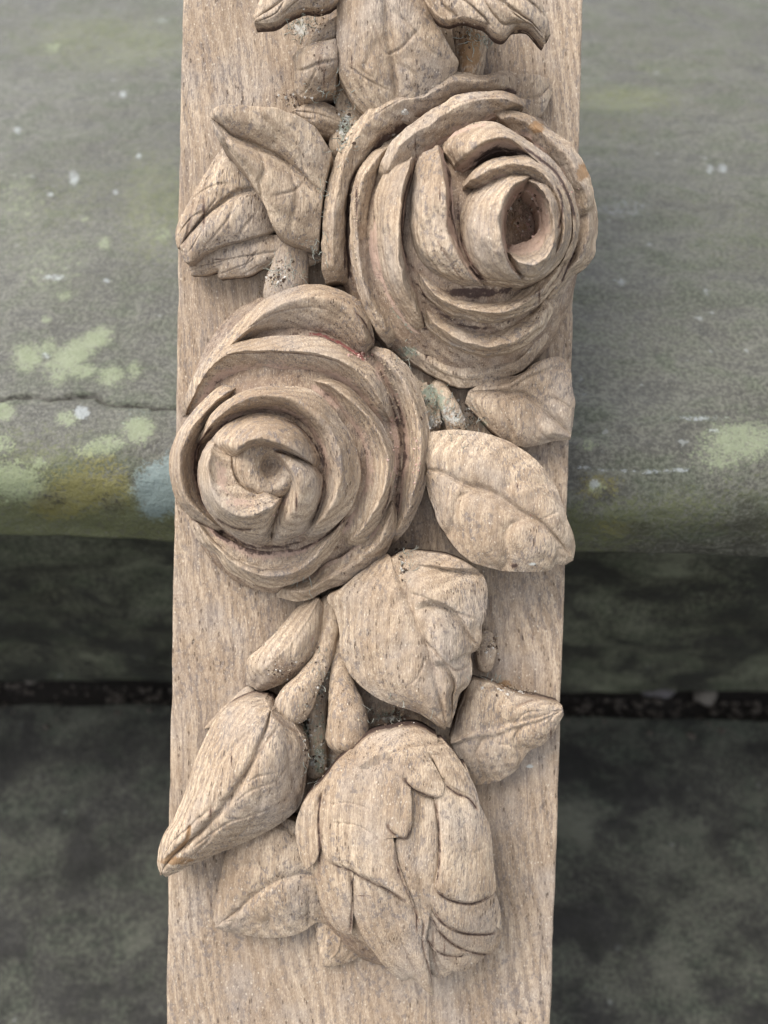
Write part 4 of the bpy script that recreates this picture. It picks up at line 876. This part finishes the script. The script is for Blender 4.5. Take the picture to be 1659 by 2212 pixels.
leaf('bud', 'R5', "700,985,12 600,975,12 480,1032,12 370,1150,12 282,1340,12.5 210,1550,13 140,1720,13.5 65,1850,14 30,1990,14 45,2090,13", "740,1060,18 700,1200,22 610,1410,24 500,1580,24 370,1740,22 230,1880,19 130,1965,17.5 55,2060,15.5", "770,1040,14 890,1155,14 970,1300,13 962,1450,12 922,1640,12 800,1762,12 600,1865,12.5 400,1955,13 200,2045,13.5 75,2100,13",
     panel, bulge=(4.6, 4.4), veins=(2, 3), slope=(.7, .35), vd=(.7, .6), crease=1.5, lobe=(.3, .5), base=1.5)
leaf('leaf', 'D', "700,1800,6 600,1770,7 510,1800,7 475,1910,6 462,1990,5", "720,1900,9 640,1890,11 570,1920,10.5 510,1970,8.5 468,2000,6", "720,2010,5 690,1990,6 640,2018,6.5 570,2024,6 500,2014,5.5 466,2004,5", panel, bulge=(1.8, 1.8), veins=(2, 3), slope=(.2, -.2), vd=(.7, .7), crease=.8, lobe=(.5, .6), base=-.5)
leaf('leaf', 'D', "690,1900,3 680,1970,4 688,2040,4 692,2085,3", "740,1920,5 740,1990,6 730,2050,5 700,2088,3.4", "810,1980,3 805,2030,4 770,2070,3.5 710,2090,3", panel, bulge=(.6, .6), veins=(2, 2), vd=(.4, .4), crease=-.4, base=-.5)

# ---- large scaly bud
bud = dome('bud', 862, 1840, 205, 195, 262, 250, 3, 21.5, panel, pw=.55)
BA = math.atan2(2140 - 1590, 935 - 790)
def budh(x, y):
    """height of the bud's rounded body (mm)"""
    dx, dy = x - 868, y - 1835
    c_, s_ = math.cos(BA), math.sin(BA)
    a = (dx * c_ + dy * s_) / 330.0; b = (-dx * s_ + dy * c_) / 245.0
    return 7 + 19 * np.clip(1 - a * a * .9 - b * b, 0.0, 1) ** .55
def scale(L, M, R, off, **kw):
    kw = dict(dict(bulge=(.5, .5), veins=(0, 0), crease=0.0, thick=4, rnd=.45, base_sink=3.5, wall=1.8, rough=.55, lift=lambda x, y: budh(x, y) + off * 1.35), **kw)  # wall: stronger painted shade on the sides of the scales
    return leaf('scale', 'R6', L, M, R, bud, **kw)
scale("330,900 380,1050 400,1250 450,1450 560,1625 680,1745 760,1752 862,1840,3", "640,900 620,1200 650,1400 700,1550 770,1680,1 864,1836,3", "860,900 860,1250 850,1420 840,1560 850,1700,1 868,1838,3", -.9, thick=8, bulge=(1.0, .9))
scale("200,900 195,1080 213,1230 262,1385 330,1470 395,1495", "320,900 310,1120 325,1260 355,1380 402,1490", "440,900 420,1120 408,1250 414,1360 408,1490", -.3, thick=8, bulge=(.6, .5))
scale("400,1400,-2 405,1490,-2 480,1535,-2 560,1620,-2", "430,1300 440,1400 480,1480 560,1600,-1", "500,1250 520,1350 540,1450 575,1580,-1", -2.2, thick=6, bulge=(.4, .4))
scale("780,1250 790,1450 815,1600 865,1722 940,1737", "880,1300 880,1500 890,1600 905,1680 950,1728", "980,1300 960,1500 955,1620 965,1680 970,1715", -2.6, thick=8, rough=1.6, bulge=(.3, .3))
scale("850,1300 880,1550 940,1682 1050,1702", "960,1350 1010,1540 1060,1635 1100,1670", "1100,1350 1170,1500 1170,1590 1138,1640", -1.5, thick=8, bulge=(.5, .4))
scale("830,1350 842,1520 900,1598 1010,1613", "920,1350 950,1500 1000,1562 1065,1595", "1030,1350 1100,1480 1130,1560 1132,1622", -.7, thick=5, bulge=(.5, .4))
scale("845,1280 852,1390 920,1490 1020,1562 1190,1608", "960,1300 1000,1430 1080,1505 1170,1545 1225,1562", "1120,1300 1230,1400 1257,1480 1235,1570", .1, thick=5, bulge=(.6, .4))
scale("860,1150 860,1330 938,1443 1060,1487 1190,1493", "960,1150 1010,1330 1080,1392 1160,1425 1228,1448", "1150,1150 1215,1260 1247,1360 1254,1470", .9, thick=5, bulge=(.6, .4))
scale("860,560 885,760 906,900 904,1080 886,1225 940,1287 1000,1308", "980,540 1030,780 1060,950 1070,1100 1075,1220 1062,1314", "1050,540 1130,760 1187,900 1207,1080 1220,1200 1217,1248 1150,1304", 1.8, thick=6, bulge=(.7, .5))
scale("640,480 680,640 690,800 680,900 655,1010 680,1130 745,1300 790,1480,-1 812,1530,-1", "760,480 790,640 800,800 790,950 790,1100 800,1300 820,1520,-1", "900,480 905,660 905,800 910,950 905,1100 885,1230 840,1430 825,1530,-1", .8, thick=6, bulge=(.5, .4))
scale("400,460 280,590 236,780 238,960 272,1070 400,1122 470,1170 570,1218 660,1265 750,1345", "520,480 480,640 460,800 480,950 540,1060 620,1170 690,1260 755,1340", "620,460 690,640 738,800 735,880 690,940 640,925 650,1000 675,1110 715,1220 758,1332", 1.9, thick=6, bulge=(.9, .6))
scale("560,480 600,640 620,760 608,850 625,900 690,947", "630,480 680,640 700,780 690,870 705,942", "700,480 735,640 745,790 740,890 718,944", 2.5, thick=4, bulge=(.4, .3))
scale("620,440 660,570 740,652 830,704 892,715", "700,410 760,540 820,620 870,670 907,708", "800,400 850,500 900,590 926,650 920,702", 2.7, thick=5, bulge=(.5, .4))
scale("780,390 860,480 930,612 1010,672 1090,707", "870,395 940,480 1015,580 1062,640 1107,712", "920,395 1000,490 1076,610 1114,700 1137,807", 2.2, thick=5, bulge=(.5, .4))
scale("310,560 240,640 140,750 94,890 118,1040 150,1120", "300,600 235,720 175,850 160,960 160,1060 155,1120", "330,620 262,720 232,840 234,950 214,1060 160,1122", 1.4, thick=8, bulge=(.7, .6))
scale("400,480,-2 500,385,-2 640,345,-2 780,330,-2 890,385,-2", "420,560 530,490 650,455 780,445 890,470", "440,690,-4 550,640,-4 660,610,-4 780,590,-4 900,570,-4", 2.6, bulge=(.3, .3), thick=9)

# ------------------------------------------------------------------ small debris
def pebble(name, loc, r, mat, label, cat, seed, squash=.6, group=None):
    import bmesh
    bm = bmesh.new()
    bmesh.ops.create_icosphere(bm, subdivisions=3, radius=1.0)
    me = bpy.data.meshes.new(name)
    P = np.array([v.co for v in bm.verts])
    P *= (1 + .22 * fbm(P * 1.3 + seed * 3.1, seed, 2))[:, None] * np.array(r)
    P[:, 2] -= P[:, 2].min()
    for v, p in zip(bm.verts, P): v.co = p
    for f in bm.faces: f.smooth = True
    bm.to_mesh(me); bm.free()
    o = bpy.data.objects.new(name, me); finish(o, None, mat)
    o.location = loc; o.rotation_euler = (0, 0, seed * 1.3)
    o['label'] = label; o['category'] = cat
    if group: o['group'] = group
    return o

def on_plane(px, py, z):
    """world point where the photo pixel meets the level z"""
    d = np.array([(px - 829.5) / F_PX, -(py - 1106) / F_PX, -1.0]) @ RCAM.T
    dw = MP[:3, :3] @ d; c = MP[:3, :3] @ CAM_P + MP[:3, 3]
    t = (z - c[2]) / dw[2]
    return c + dw * t


GAP_Z = -STEP_H - .028
PEB_G = flat_material('pale_pebble', (.09, .08, .065), (.15, .13, .11)); PEB_D = flat_material('grey_pebble', (.06, .055, .055), (.10, .09, .09)); DRY = flat_material('dry_leaf', (.16, .07, .035), (.24, .12, .06)); SPROUT = flat_material('green_sprout', (.06, .20, .02), (.10, .28, .04))
def floor_z(y): return -STEP_H + .001
for px, py, r, mt, lb, cat, sq in ((1310, 1462, (.010, .008, .005), PEB_D, 'grey pebble in the dark joint just right of the panel', 'pebble', 1), (1340, 1452, (.006, .0045, .004), PEB_G, 'small tan pebble lodged in the joint near the panel', 'pebble', 2),
        (1425, 1475, (.016, .011, .006), PEB_D, 'largest grey stone chip lying at the joint edge', 'pebble', 3), (1520, 1508, (.006, .007, .004), PEB_G, 'pale pebble on the paving edge below the joint', 'pebble', 4),
        (1600, 1470, (.012, .006, .004), PEB_G, 'long pale pebble in the joint at far right', 'pebble', 5), (75, 1458, (.008, .006, .004), PEB_G, 'pale grey pebble in the joint at far left', 'pebble', 6)):
    pebble('pebble', Vector(on_plane(px, py, -STEP_H - .007)) , r, mt, lb, cat, sq, group='pebbles in the stone joint')
def dry_leaf(px, py, z, s, rz, label):
    n = 9
    u, v = np.meshgrid(np.linspace(0, 1, n), np.linspace(-1, 1, 7))
    w = np.sin(np.pi * np.clip(u * .97 + .015, 0, 1)) ** .8 * .32
    X, Y = u, v * w; Z = .10 * v * v + .10 * np.sin(u * 3) + .02
    top = np.stack([X, Y, Z], -1).reshape(-1, 3) * s; bot = top - np.array([0, 0, .02 * s])
    k = len(top); f = grid_faces(7, n)
    idx = np.arange(k).reshape(7, n); loop = np.concatenate([idx[0, :-1], idx[:-1, -1], idx[-1, :0:-1], idx[:0:-1, 0]])
    side = np.stack([loop, loop + k, np.roll(loop, -1) + k, np.roll(loop, -1)], -1)
    o = mesh_obj('dry_leaf', np.concatenate([top, bot]), [f, f[:, ::-1] + k, side], DRY)
    o.location = Vector(on_plane(px, py, z)); o.rotation_euler = (.2, .1, rz)
    o['label'] = label; o['category'] = 'leaf'
    return o
dry_leaf(1590, 1452, -STEP_H - .0045, .022, .4, 'curled brown dry leaf in the joint at far right')
dry_leaf(1265, 1470, -STEP_H - .0055, .016, 2.4, 'small brown leaf scrap in the joint beside the panel')
def sprout(px, py):
    root = bpy.data.objects.new('seedling', None); COL.objects.link(root)
    root.location = Vector(on_plane(px, py, -STEP_H - .0075))
    root['label'] = 'tiny bright green seedling growing in the stone joint'; root['category'] = 'plant'
    V = []; F = []
    for k in range(5):
        a = k * 2 * math.pi / 5; c = Vector((math.cos(a), math.sin(a), 0)); d = Vector((-c.y, c.x, 0))
        b = Vector((0, 0, .010))
        pts = [b, b + c * .003 + d * .002 + Vector((0, 0, .002)), b + c * .007 + Vector((0, 0, .001)), b + c * .003 - d * .002 + Vector((0, 0, .002))]
        o = mesh_obj('leaf', np.array([p[:] for p in pts] + [(p - Vector((0, 0, .0004)))[:] for p in pts]), [np.array([[0, 1, 2, 3], [7, 6, 5, 4], [0, 4, 5, 1], [1, 5, 6, 2], [2, 6, 7, 3], [3, 7, 4, 0]])], SPROUT, root)
    t = np.array([[math.cos(q) * .0006, math.sin(q) * .0006, z] for z in (0, .0105) for q in np.linspace(0, 2 * math.pi, 6, endpoint=False)])
    mesh_obj('stem', t, [np.array([[i, (i + 1) % 6, (i + 1) % 6 + 6, i + 6] for i in range(6)])], SPROUT, root)
sprout(1518, 1450)

def grit():
    r = np.random.RandomState(5)
    V, F, off = [], [], 0
    ico = np.array([[0, 0, 1], [.9, 0, .1], [.2, .85, -.1], [-.75, .5, .1], [-.7, -.55, 0], [.25, -.9, .1], [0, 0, -.8]])
    tri = np.array([[0, 1, 2], [0, 2, 3], [0, 3, 4], [0, 4, 5], [0, 5, 1], [6, 2, 1], [6, 3, 2], [6, 4, 3], [6, 5, 4], [6, 1, 5]])
    for _ in range(1500):
        y = STEP_OVER - .008 + r.normal() * .007
        x = r.uniform(-.5, .5)
        on = y < STEP_OVER - .018
        z = -STEP_H + .0015 if on else -STEP_H - .0066 + r.rand() * .001
        sz = .0005 + .0028 * r.rand() ** 3
        V.append(ico * (.6 + .7 * r.rand(7, 1)) * sz * np.array([1.3, 1, .7]) + np.array([x, min(y, STEP_OVER - .002), z])); F.append(tri + off); off += 7
    o = mesh_obj('grit', np.concatenate(V), [np.concatenate(F)], GRIT, None, smooth=False)
    o['kind'] = 'stuff'
GRIT = flat_material('soil_grit', (.03, .022, .016), (.10, .085, .07))
grit()

# crumbs of old paint, plaster and dust lodged in the carving
def crumbs(name, mat, spots, n_each, size, seed):
    r = np.random.RandomState(seed)
    bpy.context.view_layer.update()
    dg = bpy.context.evaluated_depsgraph_get()
    V, F = [], []
    ico = np.array([[0, 0, 1], [.9, 0, .1], [.2, .85, -.1], [-.75, .5, .1], [-.7, -.55, 0], [.25, -.9, .1], [0, 0, -.8]])
    tri = np.array([[0, 1, 2], [0, 2, 3], [0, 3, 4], [0, 4, 5], [0, 5, 1], [6, 2, 1], [6, 3, 2], [6, 4, 3], [6, 5, 4], [6, 1, 5]])
    co = Vector(MP[:3, :3] @ CAM_P + MP[:3, 3]); inv = M_PANEL.inverted()
    off = 0
    for x, y, rx, ry in spots:
        for _ in range(n_each):
            px, py = x + r.normal() * rx * .6, y + r.normal() * ry * .6
            d = MP[:3, :3] @ (np.array([(px - 829.5) / F_PX, -(py - 1106) / F_PX, -1.0]) @ RCAM.T)
            hit, loc, nr, fi, ob, mt = SC.ray_cast(dg, co, Vector(d).normalized())
            if not hit or ob.parent is None: continue
            p = np.array(inv @ loc)
            if p[2] < -.001 or p[2] > .028: continue
            s_ = size * (.4 + r.rand() ** 2 * 1.3)
            q = Matrix.Rotation(r.rand() * 6, 3, Vector(r.normal(size=3)).normalized())
            P = (ico * (.7 + .6 * r.rand(7, 1)) * s_) @ np.array(q) * np.array([1, 1, .8]) + p
            V.append(P); F.append(tri + off); off += 7
    if not V: return
    o = mesh_obj(name, np.concatenate(V), [np.concatenate(F)], mat, panel, smooth=False)
    o['kind'] = 'stuff'
C_WHITE = flat_material('plaster_crumb', (.42, .38, .33), (.60, .56, .50)); C_DARK = flat_material('dirt_crumb', (.05, .032, .022), (.10, .065, .045)); C_PINK = flat_material('pink_paint_crumb', (.38, .22, .18), (.50, .36, .30)); C_DUST = flat_material('dust_crumb', (.28, .21, .14), (.40, .32, .23))
LINES = [(610, 1450, 40, 22), (690, 1640, 14, 34), (850, 1550, 50, 24), (930, 880, 26, 40), (1010, 905, 22, 26), (745, 280, 18, 50), (640, 215, 40, 14), (610, 590, 30, 26), (660, 1580, 10, 50), (690, 1480, 12, 80), (1000, 80, 24, 30), (870, 1225, 14, 40), (1135, 470, 36, 50), (1100, 1490, 40, 14), (590, 605, 30, 10), (1060, 1400, 20, 24), (690, 60, 20, 60)]
crumbs('dust_crumbs', C_DUST, LINES + [(770, 470, 10, 110), (1020, 690, 90, 16), (850, 900, 14, 130), (560, 1120, 60, 40), (830, 790, 16, 40), (560, 640, 20, 30)], 46, .00030, 1)
crumbs('paint_crumbs', C_WHITE, LINES + [(874, 243, 8, 8), (735, 300, 10, 20), (940, 910, 10, 14), (690, 1650, 20, 10), (1130, 1495, 30, 10)], 12, .00038, 2)
crumbs('dirt_crumbs', C_DARK, LINES, 22, .00040, 3)
crumbs('pink_crumbs', C_PINK, [(1150, 500, 34, 40), (1130, 420, 60, 12), (545, 1090, 46, 20), (480, 1030, 12, 30), (850, 930, 8, 100), (780, 770, 24, 8), (1180, 420, 40, 30), (900, 1000, 8, 60)], 26, .00036, 4)

def lint():
    """fluff and old cobweb caught in the deep corners"""
    r = np.random.RandomState(11)
    dg = bpy.context.evaluated_depsgraph_get()
    co = Vector(MP[:3, :3] @ CAM_P + MP[:3, 3]); inv = M_PANEL.inverted()
    V, F, off = [], [], 0
    for x, y, rx, ry, n in ((650, 55, 22, 30, 40), (745, 265, 18, 60, 70), (1010, 75, 18, 30, 36), (690, 200, 24, 10, 24), (612, 590, 26, 26, 34), (690, 535, 14, 16, 24), (935, 870, 24, 40, 40), (1005, 905, 26, 30, 40), (690, 1470, 14, 60, 36),
                            (660, 1600, 12, 60, 34), (690, 1650, 14, 24, 36), (840, 1545, 50, 22, 44), (880, 1210, 16, 30, 30), (1070, 1470, 30, 14, 22), (1050, 85, 40, 10, 26), (700, 400, 8, 60, 24), (660, 1260, 20, 30, 20), (860, 760, 30, 20, 16)):
        for _ in range(n):
            px, py = x + r.normal() * rx * .7, y + r.normal() * ry * .7
            d = MP[:3, :3] @ (np.array([(px - 829.5) / F_PX, -(py - 1106) / F_PX, -1.0]) @ RCAM.T)
            hit, loc, nr, fi, ob, mt = SC.ray_cast(dg, co, Vector(d).normalized())
            if not hit or ob.parent is not panel and (ob.parent is None or ob.parent.parent is not panel): continue
            p = np.array(inv @ loc)
            if p[2] > .02: continue
            a = r.rand() * 6.28; L = .001 + .0026 * r.rand(); c = r.normal() * 1.2
            pts = []
            q = p.copy()
            for k in range(5):
                pts.append(q.copy()); a += c * .35 + r.normal() * .25
                q = q + np.array([math.cos(a), math.sin(a), r.normal() * .35 + .12]) * L / 4
            w = .00007 + .00008 * r.rand()
            for k, q in enumerate(pts):
                for b in range(3):
                    t = b * 2.094
                    V.append(q + np.array([math.cos(t) * w, math.sin(t) * w * .5, math.sin(t) * w]))
            for k in range(4):
                for b in range(3):
                    i0 = off + k * 3 + b; i1 = off + k * 3 + (b + 1) % 3
                    F.append([i0, i1, i1 + 3, i0 + 3])
            off += 15
    o = mesh_obj('lint', np.array(V), [np.array(F)], flat_material('dusty_lint', (.26, .27, .22), (.40, .40, .35)), panel)
    o['kind'] = 'stuff'
lint()
